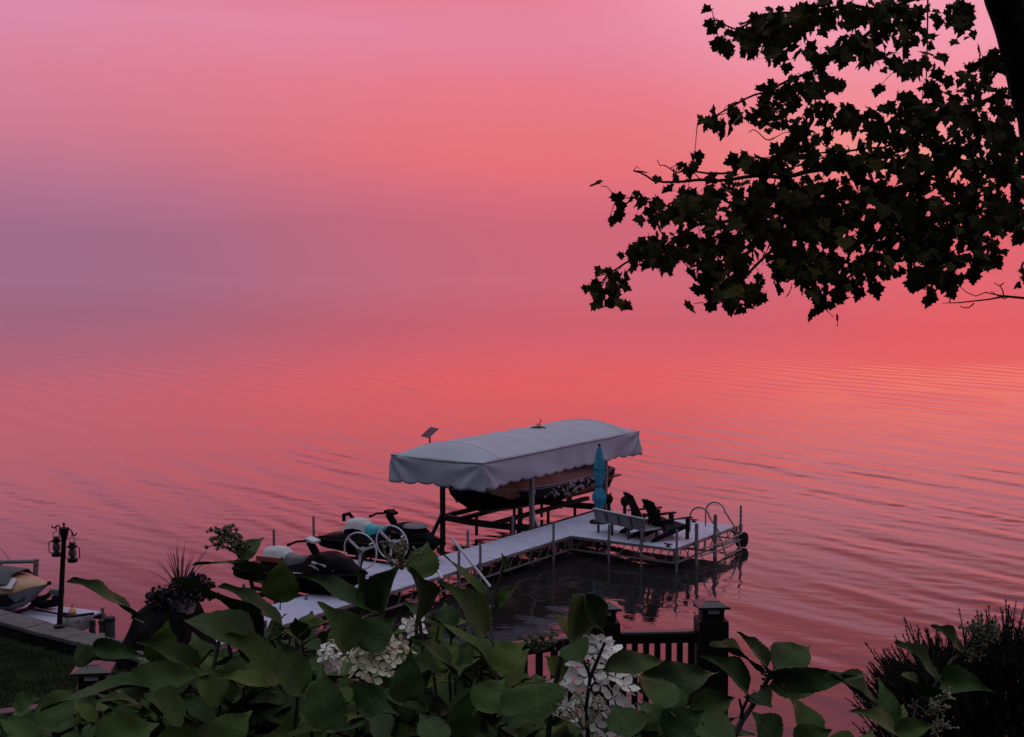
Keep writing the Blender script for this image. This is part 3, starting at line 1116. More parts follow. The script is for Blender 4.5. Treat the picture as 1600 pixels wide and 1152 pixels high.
# ------------------------------------------------------------------ adirondack chairs
def build_chair(base, rz, m, label, sc_=1.0):
    root = empty('adirondack_chair', base, rz, label, 'chair', 'adirondack chairs on the platform')
    # faces +x
    wv = 0.56
    tilt = Matrix.Rotation(R(-24), 3, 'Y')
    for k in range(5):
        y = -0.22 + 0.11 * k
        hgt = 0.86 + (0.02 if k in (1, 3) else 0.03 if k == 2 else 0)
        c = Vector((-0.22, y, 0.30)) + tilt @ Vector((0, 0, hgt / 2))
        MB().box(c, (0.024, 0.096, hgt), tilt).build('back_slat', m, root, bevel=0.008)
    for z in (0.18, 0.62):
        c = Vector((-0.245, 0, 0.30)) + tilt @ Vector((0, 0, z))
        MB().box(c, (0.03, 0.58, 0.07), tilt).build('back_rail', m, root)
    st_ = Matrix.Rotation(R(11), 3, 'Y')
    for k in range(5):
        x = -0.18 + 0.125 * k
        z = 0.27 + 0.10 * (k / 4)
        MB().box((x, 0, z), (0.115, wv, 0.024), Matrix.Rotation(R(-11), 3, 'Y')).build('seat_slat', m, root, bevel=0.005)
    for s in (-1, 1):
        y = s * 0.29
        g = MB()
        pr = [(0.40, 0.40), (0.40, 0.30), (-0.52, 0.0), (-0.66, 0.0), (-0.60, 0.09), (-0.2, 0.25)]
        v = [(x, y - 0.014, z) for x, z in pr] + [(x, y + 0.014, z) for x, z in pr]
        n = len(pr)
        g.add(v, [tuple(range(n)), tuple(range(n, 2 * n))[::-1]] + [((i + 1) % n, i, n + i, n + (i + 1) % n) for i in range(n)])
        g.build('side_rail', m, root)
        MB().box((0.37, s * 0.33, 0.28), (0.10, 0.03, 0.56)).build('front_leg', m, root, bevel=0.006)
        MB().box((-0.30, s * 0.33, 0.40), (0.05, 0.03, 0.42)).build('rear_support', m, root)
        a = MB()
        pr = [(-0.42, s * 0.30), (-0.42, s * 0.37), (0.30, s * 0.43), (0.47, s * 0.42), (0.49, s * 0.36), (0.45, s * 0.28), (0.0, s * 0.30)]
        v = [(x, yy, 0.565 + 0.02 * (x > 0)) for x, yy in pr] + [(x, yy, 0.59 + 0.02 * (x > 0)) for x, yy in pr]
        n = len(pr)
        fs = [tuple(range(n)), tuple(range(n, 2 * n))[::-1]] + [((i + 1) % n, i, n + i, n + (i + 1) % n) for i in range(n)]
        if s > 0: fs = [f[::-1] for f in fs]
        a.add(v, fs)
        a.build('armrest', m, root)
    MB().box((0.39, 0, 0.33), (0.026, 0.58, 0.11)).build('front_apron', m, root)
    root.scale = (sc_ * 1.12, sc_ * 1.12, sc_)
    return root


chair_a = mat('chair_brown', (0.020, 0.013, 0.012), rough=0.7, spec=0.12, var=0.35, scale=4)
chair_b = mat('chair_charcoal', (0.010, 0.010, 0.013), rough=0.7, spec=0.12, var=0.3, scale=4)
cb = at(1042, 841, DZ)
HD = Vector((0.89, 0.46, 0)).normalized()
WD = Vector((-0.46, 0.89, 0)).normalized()
build_chair(cb, math.atan2(HD.y, HD.x), chair_b, 'charcoal adirondack chair nearer the ladder with its armrests in view', 0.89)
build_chair(cb + WD * 0.66 - HD * 0.06, math.atan2(HD.y, HD.x) - 0.14, chair_a, 'dark brown adirondack chair between the bench and the charcoal chair', 0.95)


# ------------------------------------------------------------------ jet skis and their lifts
ski_black = mat('ski_black', (0.005, 0.005, 0.007), rough=0.42, spec=0.02, var=0.25, scale=4)
ski_grey = mat('ski_grey', (0.10, 0.10, 0.11), rough=0.4, var=0.2)
ski_pale = mat('ski_pale', (0.52, 0.525, 0.56), rough=0.6, var=0.15)
ski_teal = mat('ski_teal', (0.02, 0.36, 0.42), rough=0.5, var=0.2)
ski_orange = mat('ski_orange', (0.28, 0.06, 0.03), rough=0.5, var=0.2)


def build_ski(base, rz, label, scheme):
    root = empty('jet_ski', base, rz, label, 'jet ski', 'jet skis on their lifts beside the walkway')
    L = 3.15
    xs = [-1.5 + L * i / 40 for i in range(41)]
    beam = [(-1.5, 0.50), (-0.8, 0.57), (0.3, 0.58), (0.9, 0.46), (1.35, 0.24), (1.65, 0.03)]
    keel = [(-1.5, 0.06), (0.3, 0.0), (1.0, 0.10), (1.45, 0.34), (1.65, 0.52)]
    rub = [(-1.5, 0.40), (0.0, 0.44), (1.0, 0.52), (1.65, 0.58)]
    rows = []
    for x in xs:
        b, k, r = (lerp_tab(q, x) for q in (beam, keel, rub))
        sec = [(b, r), (b * 0.98, r * 0.6 + k * 0.4), (b * 0.8, k + 0.13), (b * 0.4, k + 0.05), (0, k)]
        rows.append([Vector((x, -y, z)) for y, z in sec] + [Vector((x, y, z)) for y, z in sec[-2::-1]])
    h = MB().grid(rows)
    h.f.append(tuple(range(len(rows[0]))))
    link_mesh('hull', h.mesh('hull', True), ski_black, root)
    m = MB()
    for s in (-1, 1):
        m.tube([Vector((x, s * (lerp_tab(beam, x) + 0.01), lerp_tab(rub, x))) for x in xs], 0.03, 6)
    m.build('bumper', rubber_m, root, smooth=True)
    # top deck: footwells beside a raised saddle base, cowl in front
    crown = [(-1.5, 0.46), (-1.1, 0.52), (-0.9, 0.60), (0.1, 0.66), (0.35, 0.86), (0.65, 0.92), (1.05, 0.84), (1.4, 0.70), (1.65, 0.60)]
    cw = [(-1.5, 0.44), (-1.0, 0.30), (-0.2, 0.19), (0.25, 0.22), (0.7, 0.36), (1.1, 0.34), (1.45, 0.18), (1.65, 0.02)]
    rows = []
    for x in xs:
        b, r, c, w = (lerp_tab(q, x) for q in (beam, rub, crown, cw))
        w = min(w, b * 0.85)
        sec = [(b, r), (b * 0.93, r + 0.06), (w + (b - w) * 0.35, r + 0.015), (w, r + (c - r) * 0.55), (w * 0.7, c - 0.03), (0, c)]
        rows.append([Vector((x, -y, z)) for y, z in sec] + [Vector((x, y, z)) for y, z in sec[-2::-1]])
    t = MB().grid(rows)
    t.f.append(tuple(range(len(rows[0])))[::-1])
    link_mesh('top_deck', t.mesh('top_deck', True), ski_black, root)
    # saddle: stepped two-person seat
    prof = [(-1.02, 0.66, 0.22), (-0.92, 0.84, 0.21), (-0.70, 0.88, 0.20), (-0.48, 0.87, 0.19), (-0.36, 0.78, 0.18), (-0.15, 0.76, 0.165), (0.10, 0.77, 0.14), (0.26, 0.82, 0.10)]

    def saddle(i0, i1, mt, name):
        rows = []
        for q in range(i0 * 4, i1 * 4 + 1):
            i, f = min(q // 4, len(prof) - 2), (q - 4 * min(q // 4, len(prof) - 2)) / 4
            x, z, w = (prof[i][k] + (prof[i + 1][k] - prof[i][k]) * f for k in range(3))
            rows.append([Vector((x, w * math.cos(a) * (1.12 if math.sin(a) < .3 else 1), z - 0.22 + 0.22 * max(0, math.sin(a)) ** 0.6)) for a in [PI * j / 10 for j in range(11)]])
        s = MB().grid(rows)
        n = len(rows[0])
        s.f.append(tuple(range(n)))
        s.f.append(tuple(len(s.v) - n + k for k in range(n))[::-1])
        return link_mesh(name, s.mesh(name, True), mt, root)
    if scheme == 'teal':
        saddle(0, 4, ski_pale, 'rear_seat')
        saddle(4, 5, ski_teal, 'seat_step')
        saddle(5, 7, ski_teal, 'front_seat')
        MB().tube([(-1.0, -0.16, 0.80), (-1.06, -0.1, 0.92), (-1.06, 0.1, 0.92), (-1.0, 0.16, 0.80)], 0.045, 8).build('grab_handle', ski_black, root, smooth=True)
    else:
        saddle(0, 4, ski_pale, 'rear_seat')
        saddle(4, 7, ski_grey, 'front_seat')
        for s in (-1, 1):
            MB().bar((-1.05, s * 0.26, 0.62), (-0.4, s * 0.24, 0.64), 0.03, 0.10).build('seat_stripe', ski_orange, root)
    # cowl details: pale side panel, slots, hatch seam
    for s in (-1, 1):
        g = MB()
        for k in range(2):
            g.bar((0.55 + 0.17 * k, s * (0.34 - 0.0 * k), 0.74 - 0.08 * k), (0.92 + 0.17 * k, s * (0.345 - 0.03 * k), 0.70 - 0.08 * k), 0.025, 0.04)
        g.build('side_slot', ski_pale if scheme != 'teal' else ski_grey, root)
        if scheme != 'teal':
            rows = []
            for i in range(8):
                x = -0.15 + 0.85 * i / 7
                b, r, w = lerp_tab(beam, x), lerp_tab(rub, x), lerp_tab(cw, x)
                rows.append([Vector((x, s * (b * 0.95 + 0.012), r + 0.066)), Vector((x, s * (w + (b - w) * 0.42), r + 0.036))])
            link_mesh('side_panel', MB().grid(rows).mesh('side_panel'), ski_pale, root)
        if scheme != 'teal':
            rows = []
            for i in range(9):
                x = 0.12 + 0.72 * i / 8
                c, r, w = lerp_tab(crown, x), lerp_tab(rub, x), lerp_tab(cw, x)
                k = math.sin(i / 8 * PI) ** 0.5
                rows.append([Vector((x, s * (w * 1.04 + 0.02), r + (c - r) * 0.10)), Vector((x, s * (w + 0.022), r + (c - r) * (0.10 + 0.38 * k)))])
            link_mesh('cowl_panel', MB().grid(rows).mesh('cowl_panel'), ski_pale, root)
    if scheme == 'teal':
        MB().lathe([(0.30, 0.0), (0.28, 0.03), (0.2, 0.06), (0.02, 0.075)], (0.95, 0, 0.845), 20).build('hatch', ski_grey, root, smooth=True)
    # steering column, handlebars, mirror-like shroud
    MB().bar((0.36, 0, 0.84), (0.18, 0, 1.06), 0.16, 0.10).build('steering_column', ski_black, root, bevel=0.02)
    hb = MB().tube([(0.02, -0.40, 1.05), (0.10, -0.30, 1.10), (0.20, -0.08, 1.09), (0.20, 0.08, 1.09), (0.10, 0.30, 1.10), (0.02, 0.40, 1.05)], 0.024, 8)
    hb.build('handlebar', ski_black, root, smooth=True)
    MB().box((0.26, 0, 1.10), (0.26, 0.24, 0.07), Matrix.Rotation(R(12), 3, 'Y')).build('gauge_pod', ski_pale if scheme != 'teal' else ski_black, root, bevel=0.025)
    for s in (-1, 1):
        MB().tube([(0.02, s * 0.40, 1.05), (-0.01, s * 0.45, 1.04)], 0.032, 8).build('grip', rubber_m, root, smooth=True)
    MB().box((-1.56, 0, 0.30), (0.12, 0.36, 0.16)).build('jet_nozzle', rubber_m, root, bevel=0.02)
    return root


def build_ski_lift(base, rz, label, wheel_loc, foot_loc, group):
    root = empty('jet_ski_lift', base, rz, label, 'jet ski lift', group)
    for x in (-0.95, 0.75):
        MB().bar((x, -0.72, 0.30), (x, 0.72, 0.30), 0.07, 0.10).build('cross_beam', liftm, root)
        for s in (-1, 1):
            MB().tube([(x, s * 0.74, -1.4), (x, s * 0.74, 0.62)], 0.032, 8).build('lift_post', galv, root, smooth=True)
    for s in (-1, 1):
        MB().bar((-1.2, s * 0.22, 0.405), (1.0, s * 0.22, 0.405), 0.10, 0.06).build('bunk', liftm, root)
        MB().bar((-0.95, s * 0.74, 0.1), (0.75, s * 0.74, 0.1), 0.06).build('side_beam', liftm, root)
    # hand winch wheel on its own leaning post
    M = (Matrix.Translation(Vector(base)) @ Matrix.Rotation(rz, 4, 'Z')).inverted()
    w, f = M @ Vector(wheel_loc), M @ Vector(foot_loc)
    MB().bar(f - Vector((0, 0, 0.5)), w, 0.07, 0.07).build('winch_post', liftm, root)
    ax = (M.to_3x3() @ Vector((0.42, 0.9, 0.10))).normalized()
    u = ax.cross(Vector((0, 0, 1))).normalized()
    v = ax.cross(u)
    c = w - ax * 0.13
    rim = MB().tube([c + (u * math.cos(a) + v * math.sin(a)) * 0.395 for a in [2 * PI * k / 40 for k in range(40)]], 0.017, 8, closed=True)
    wheel = rim.build('winch_wheel', white_m, root, smooth=True)
    for k in range(3):
        a = R(100) + k * 2 * PI / 3
        e = (u * math.cos(a) + v * math.sin(a))
        MB().bar(c + e * 0.03, c + e * 0.39, 0.05, 0.02, up=ax).build('spoke', white_m, wheel)
    MB().tube([c - ax * 0.05, w], 0.055, 12).build('wheel_hub', galv, wheel, smooth=True)
    MB().tube([c + (u * 0.8 - v * 0.5) * 0.40, c + (u * 0.8 - v * 0.5) * 0.40 - ax * 0.14], 0.016, 6).build('crank_knob', white_m, wheel, smooth=True)
    return root


VRZ = math.atan2(DV.y, DV.x)
b2 = dw(23.6, -19.3, 0)
b1 = dw(20.2, -18.6, 0)
build_ski(b2 + Vector((0, 0, 0.44)), VRZ, 'black jet ski with turquoise seat, farther one by the boat lift', 'teal')
build_ski(b1 + Vector((0, 0, 0.44)), VRZ, 'black and white jet ski with pale seat, nearer the shore', 'pale')
build_ski_lift(b2, VRZ, 'jet ski lift with white winch wheel under the turquoise-seated jet ski', pt(617, 846, 29.4), at(606, 876, DZ), 'jet ski lifts')
build_ski_lift(b1, VRZ, 'jet ski lift with white winch wheel under the pale-seated jet ski', pt(568, 858, 28.3), at(553, 894, 0.4), 'jet ski lifts')

# ------------------------------------------------------------------ deck railing on the bank
rail_m = mat('rail_black', (0.010, 0.010, 0.011), rough=0.30, spec=0.5, var=0.3, scale=5)
post_m = mat('post_black', (0.007, 0.007, 0.008), rough=0.55, spec=0.3, var=0.3, scale=5)
lens_m = mat('lamp_lens', (0.55, 0.55, 0.55), rough=0.3, var=0.1)
capb_m = mat('solar_cap', (0.022, 0.022, 0.026), rough=0.3, var=0.15)
RZ = 4.70


def rail_post(root, p, rz, zg):
    """a boxed post with a stepped neck and a solar lamp cap"""
    M = root.matrix_basis.inverted()
    q = M @ Vector((p.x, p.y, 0))
    r = Matrix.Rotation(rz - root.rotation_euler.z, 3, 'Z')
    zb = root.location.z
    zt = RZ + 0.075 - zb
    zg = zg - zb
    m = MB().box((q.x, q.y, (zg + zt) / 2), (0.185, 0.185, zt - zg), r)
    post = m.build('post', post_m, root, bevel=0.008)
    MB().box((q.x, q.y, zt + 0.03), (0.135, 0.135, 0.07), r).build('post_neck', post_m, post, bevel=0.004)
    for k in range(4):
        d = r @ Matrix.Rotation(k * PI / 2, 3, 'Z') @ Vector((0.0, -0.072, 0))
        MB().box((q.x + d.x, q.y + d.y, zt + 0.055), (0.07, 0.012, 0.022), r @ Matrix.Rotation(k * PI / 2, 3, 'Z')).build('lamp_lens', lens_m, post)
    # shallow pyramid roof over the lamp
    a = 0.098
    v = []
    for z, s in ((zt + 0.074, a), (zt + 0.088, a), (zt + 0.112, a * 0.42), (zt + 0.116, a * 0.40)):
        for x, y in ((-1, -1), (1, -1), (1, 1), (-1, 1)):
            o = r @ Vector((x * s, y * s, 0))
            v.append((q.x + o.x, q.y + o.y, z))
    f = [(3, 2, 1, 0), (12, 13, 14, 15)]
    for i in range(3):
        for k in range(4):
            f.append((i * 4 + k, i * 4 + (k + 1) % 4, i * 4 + 4 + (k + 1) % 4, i * 4 + 4 + k))
    m = MB()
    m.add(v, f)
    m.build('lamp_cap', capb_m, post)


def rail_run(root, a, b, pitch, ends=(0.1, 0.1)):
    M = root.matrix_basis.inverted()
    A, B = M @ Vector((a.x, a.y, RZ)), M @ Vector((b.x, b.y, RZ))
    d = (B - A).normalized()
    L = (B - A).length
    m = MB().bar(A + Vector((0, 0, -0.022)), B + Vector((0, 0, -0.022)), 0.085, 0.05)
    m.build('top_rail', rail_m, root, bevel=0.014)
    MB().bar(A + Vector((0, 0, -0.06)), B + Vector((0, 0, -0.06)), 0.045, 0.03).build('under_rail', post_m, root)
    MB().bar(A + Vector((0, 0, -0.93)), B + Vector((0, 0, -0.93)), 0.06, 0.045).build('bottom_rail', post_m, root)
    n = int((L - ends[0] - ends[1]) / pitch)
    me = MB().box((0, 0, 0), (0.034, 0.034, 0.86)).mesh('baluster')
    me.materials.append(post_m)
    rot = math.atan2(d.y, d.x)
    for i in range(n + 1):
        s = ends[0] + (L - ends[0] - ends[1]) * (i + 0.5) / (n + 1)
        o = link_mesh('baluster', me, None, root)
        o.location = A + d * s + Vector((0, 0, -0.495))
        o.rotation_euler = (0, 0, rot)


def build_railing():
    pl = at(147, 1092, RZ)
    pc = at(943, 987, RZ)
    pr = at(1111, 984, RZ)
    d = (pc - pl).normalized()
    pe = pl - d * 1.6
    rz1 = math.atan2(d.y, d.x)
    root = empty('railing', (pc.x, pc.y, 3.6), 0, 'black deck railing with square lamp-capped posts behind the hydrangeas', 'railing')
    for p, rz in ((pl, rz1 - R(18)), (pc, R(4)), (pr, R(4)), (pe, rz1)):
        rail_post(root, p, rz, ground_z(p.x, p.y) - 0.2)
    e = (pr - pc).normalized()
    rail_run(root, pl + d * 0.09, pc - d * 0.09, 0.105)
    rail_run(root, pc + e * 0.09, pr - e * 0.09, 0.0725, (0.0, 0.0))
    rail_run(root, pe + d * 0.09, pl - d * 0.09, 0.105)


build_railing()

# ------------------------------------------------------------------ lantern post on the lake wall
iron_m = mat('black_iron', (0.006, 0.006, 0.007), rough=0.5, spec=0.3, var=0.3)
glass_m = mat('lantern_glass', (0.10, 0.09, 0.10), rough=0.15, var=0.3, scale=20)


def build_lantern_post():
    b = at(93, 980, 0.97)
    dist = b.y
    zt = pt(101, 822, dist).z - b.z
    lx = (pt(101, 822, dist).x - b.x)
    root = empty('lantern_post', b, 0, 'slender black iron post with two scrolled arms on the lake wall', 'lamp post')
    T = Vector((lx, 0, zt))
    MB().tube([(0, 0, 0), T * 0.9], [0.048, 0.040], 12).build('pole', iron_m, root, smooth=True)
    MB().lathe([(0.09, 0), (0.095, 0.03), (0.06, 0.06)], n=16).build('foot', iron_m, root, smooth=True)
    c = T * 0.9
    MB().lathe([(0.040, -0.08), (0.07, 0.03), (0.085, 0.12), (0.08, 0.145), (0.02, 0.15)], c, 14).build('collar', iron_m, root, smooth=True)
    MB().lathe([(0.016, 0), (0.012, 0.03), (0.024, 0.05), (0.02, 0.07), (0.004, 0.09)], c + Vector((0, 0, 0.145)), 10).build('finial', iron_m, root, smooth=True)
    hooks = []
    for s, dy, dz in ((-1, 0.10, 0.03), (1, -0.10, -0.06)):
        pts = []
        for k in range(13):
            a = k / 12
            pts.append(c + Vector((s * (0.03 + 0.17 * a), dy * a, 0.10 + dz * a + 0.055 * math.sin(a * PI * 1.1))))
        h = pts[9]
        pts += [pts[-1] + Vector((s * 0.03, 0, 0.02)), pts[-1] + Vector((s * 0.04, 0, 0.05))]
        MB().tube(pts, 0.012, 8).build('arm', iron_m, root, smooth=True)
        MB().tube([h, h - Vector((0, 0, 0.075))], 0.01, 6).build('hook', iron_m, root, smooth=True)
        hooks.append(root.matrix_basis @ (h - Vector((0, 0, 0.07))))
    return hooks


def build_lantern(p, label, rz):
    # storm lantern hanging from p
    root = empty('hurricane_lantern', p - Vector((0, 0, 0.44)), rz, label, 'lantern', 'lanterns on the iron post')
    MB().lathe([(0.075, 0), (0.085, 0.02), (0.085, 0.055), (0.05, 0.075)], n=18).build('fuel_tank', iron_m, root, smooth=True)
    MB().lathe([(0.035, 0.08), (0.055, 0.12), (0.06, 0.16), (0.05, 0.21), (0.036, 0.24)], n=16).build('glass_globe', glass_m, root, smooth=True)
    MB().lathe([(0.05, 0.24), (0.078, 0.25), (0.08, 0.28), (0.05, 0.29), (0.05, 0.315), (0.06, 0.32), (0.025, 0.34)], n=16).build('hood', iron_m, root, smooth=True)
    for s in (-1, 1):
        MB().tube([(s * 0.06, 0, 0.05), (s * 0.125, 0, 0.075), (s * 0.125, 0, 0.245), (s * 0.06, 0, 0.265)], 0.009, 6).build('side_tube', iron_m, root, smooth=True)
    for k in range(4):
        a = k * PI / 2 + 0.6
        MB().tube([(0.055 * math.cos(a), 0.055 * math.sin(a), 0.07), (0.066 * math.cos(a), 0.066 * math.sin(a), 0.16), (0.05 * math.cos(a), 0.05 * math.sin(a), 0.245)], 0.004, 5).build('guard_wire', iron_m, root)
    MB().tube([(-0.05, 0, 0.31), (-0.045, 0, 0.40), (0, 0, 0.44), (0.045, 0, 0.40), (0.05, 0, 0.31)], 0.006, 6).build('bail', iron_m, root, smooth=True)


hk = build_lantern_post()
build_lantern(hk[0], 'black storm lantern on the left arm of the iron post, hung higher', 0.1)
build_lantern(hk[1], 'black storm lantern on the right arm of the iron post, hung lower', -0.1)

# ------------------------------------------------------------------ the neighbouring dock at the left edge
NDZ = 0.62
nd_a = [at(30, 947, NDZ), at(100, 958, NDZ), at(80, 977, NDZ), at(-40, 958, NDZ)]


def build_side_dock():
    c = at(66, 962, NDZ)
    rz = R(-24)
    root = empty('side_dock', (c.x, c.y, 0), rz, 'short pale dock beside the lake wall at the left edge', 'dock')
    for i in range(6):
        for j in range(2):
            m = MB().box((-2.6 + i * 0.62, -0.55 + j * 0.83, NDZ - 0.02), (0.612, 0.822, 0.04))
            m.build('deck_panel', deck_m, root, bevel=0.004)
    for y in (-1.0, 0.72):
        m = MB().bar((-2.95, y, NDZ - 0.1), (0.85, y, NDZ - 0.1), 0.05, 0.12)
        m.build('side_beam', galv, root)
    for x, y, h in ((-2.6, -0.95, 0.1), (0.8, 0.70, 0.08), (0.8, -0.95, 0.06)):
        MB().tube([(x, y, -1.3), (x, y, NDZ + h)], 0.035, 8).build('dock_post', galv, root, smooth=True)


build_side_dock()
cream_m = mat('boat_cream', (0.42, 0.24, 0.13), rough=0.4, var=0.15)
grey_hull = mat('boat_grey', (0.17, 0.18, 0.185), rough=0.4, var=0.2)
dark_print = mat('boat_print', (0.014, 0.017, 0.021), rough=0.6, spec=0.08, var=0.5, scale=8)


def build_side_boat():
    # bow of a small tan and grey boat on a stand, pointing right
    p = at(76, 941, 1.15)
    bow = pt(77, 913, 24.6)
    root = empty('small_boat', (bow.x, bow.y, 0.95), R(-14), 'small tan and grey boat on a stand, its bow pointing to the lantern post', 'boat')
    zb = bow.z - 0.95
    xs = [-3.4 + 3.4 * i / 30 for i in range(31)]
    beam = [(-3.4, 0.66), (-1.2, 0.62), (-0.5, 0.40), (-0.15, 0.16), (0, 0.02)]
    keel = [(-3.4, -0.60), (-1.0, -0.58), (-0.55, -0.46), (-0.2, -0.16), (0, 0.0)]
    top = [(-3.4, 0.10), (-0.9, 0.13), (-0.4, 0.08), (0, 0.02)]
    rows, rows2 = [], []
    for x in xs:
        b, k, t = (lerp_tab(q, x) for q in (beam, keel, top))
        k, t = k + zb, t + zb
        mid = k + (t - k) * 0.62
        sec = [(b, mid), (b * 0.92, k + (mid - k) * 0.5), (b * 0.6, k + (mid - k) * 0.12), (0, k)]
        rows.append([Vector((x, -y, z)) for y, z in sec] + [Vector((x, y, z)) for y, z in sec[-2::-1]])
        sec = [(b + 0.01, mid + 0.005), (b * 0.93, mid + (t - mid) * 0.6), (b * 0.6, t), (0, t + 0.02)]
        rows2.append([Vector((x, -y, z)) for y, z in sec] + [Vector((x, y, z)) for y, z in sec[-2::-1]])
    g = MB().grid(rows)
    g.f.append(tuple(range(len(rows[0]))))
    link_mesh('hull', g.mesh('hull', True), grey_hull, root)
    g = MB().grid(rows2)
    g.f.append(tuple(range(len(rows2[0]))))
    link_mesh('deck', g.mesh('deck', True), cream_m, root)
    # dark camouflage-like print on the flank facing us, grey canvas over the cockpit, pale screen
    rnd = random.Random(7)
    rows = []
    for i in range(20):
        x = -3.0 + 2.68 * i / 19
        b, k, t = (lerp_tab(q, x) for q in (beam, keel, top))
        mid = k + (t - k) * 0.62
        lo = k + (mid - k) * (0.30 + 0.12 * rnd.random())
        hi = k + (mid - k) * (0.92 + 0.1 * rnd.random()) - (0.2 if i > 17 else 0)
        rows.append([Vector((x, -(b * (0.93 + 0.07 * v)) - 0.018, zb + lo + (hi - lo) * v)) for v in (0, 0.5, 1)])
    link_mesh('flank_print', MB().grid(rows).mesh('flank_print', True), dark_print, root)
    rows = []
    for i in range(10):
        x = -3.2 + 2.6 * i / 9
        b = lerp_tab(beam, x)
        rows.append([Vector((x, b * c, zb + 0.16 + 0.06 * math.sqrt(max(0, 1 - c * c)) - (0.1 if abs(c) > .99 else 0))) for c in (-1.02, -0.6, 0, 0.6, 1.02)])
    link_mesh('cockpit_cover', MB().grid(rows).mesh('cockpit_cover', True), mat('cover_cloth', (0.06, 0.07, 0.075), rough=0.9), root)
    MB().box((-0.62, -0.36, zb + 0.06), (0.26, 0.26, 0.03), Matrix.Rotation(R(38), 3, 'X')).build('windscreen', ski_pale, root, bevel=0.01)
    MB().lathe([(0.03, -0.03), (0.045, 0), (0.03, 0.03)], (0.0, 0, zb + 0.02), 10).build('bow_bumper', rubber_m, root, smooth=True)
    for x in (-0.62, -2.4):
        for s in (-1, 1):
            MB().bar((x, s * 0.30, zb - 0.50), (x, s * 0.42, -0.62), 0.06).build('stand_leg', liftm, root)
        MB().bar((x, -0.42, zb - 0.56), (x, 0.42, zb - 0.56), 0.08, 0.06).build('stand_bar', liftm, root)
    # steering gear and pad sticking out at the stem
    q = root.matrix_basis.inverted() @ pt(62, 935, 24.5)
    w = root.matrix_basis.inverted() @ pt(80, 926, 24.5)
    MB().tube([q, (q + w) / 2 + Vector((0.03, 0, -0.02)), w], 0.045, 8).build('motor_arm', rubber_m, root, smooth=True)
    MB().box(w + Vector((0.12, 0, 0.02)), (0.26, 0.14, 0.12)).build('motor_head', ski_grey, root, bevel=0.03)


build_side_boat()


def build_side_hoist():
    d = 29.5
    a, b, c = pt(-40, 879, d), pt(57, 877, d), pt(53, 905, d)
    root = empty('boat_hoist', (b.x, b.y, 0), 0, 'grey tube hoist frame standing behind the small tan boat', 'hoist')
    M = root.matrix_basis.inverted()
    MB().tube([M @ a, M @ b], 0.045, 8).build('top_bar', galv, root, smooth=True)
    foot = c + (c - b) * 1.2
    foot.z = -1.0
    MB().tube([M @ (b + Vector((0, 0, 0.05))), M @ foot], 0.06, 8).build('hoist_leg', galv, root, smooth=True)
    MB().tube([M @ a, M @ Vector((a.x, a.y, -1.0))], 0.06, 8).build('hoist_leg', galv, root, smooth=True)
    # slack line from the frame
    p = pt(-20, 850, d)
    MB().tube([M @ pt(-30, 845, d), M @ pt(2, 858, d), M @ pt(16, 876, d)], 0.008, 5).build('slack_line', galv, root)


build_side_hoist()


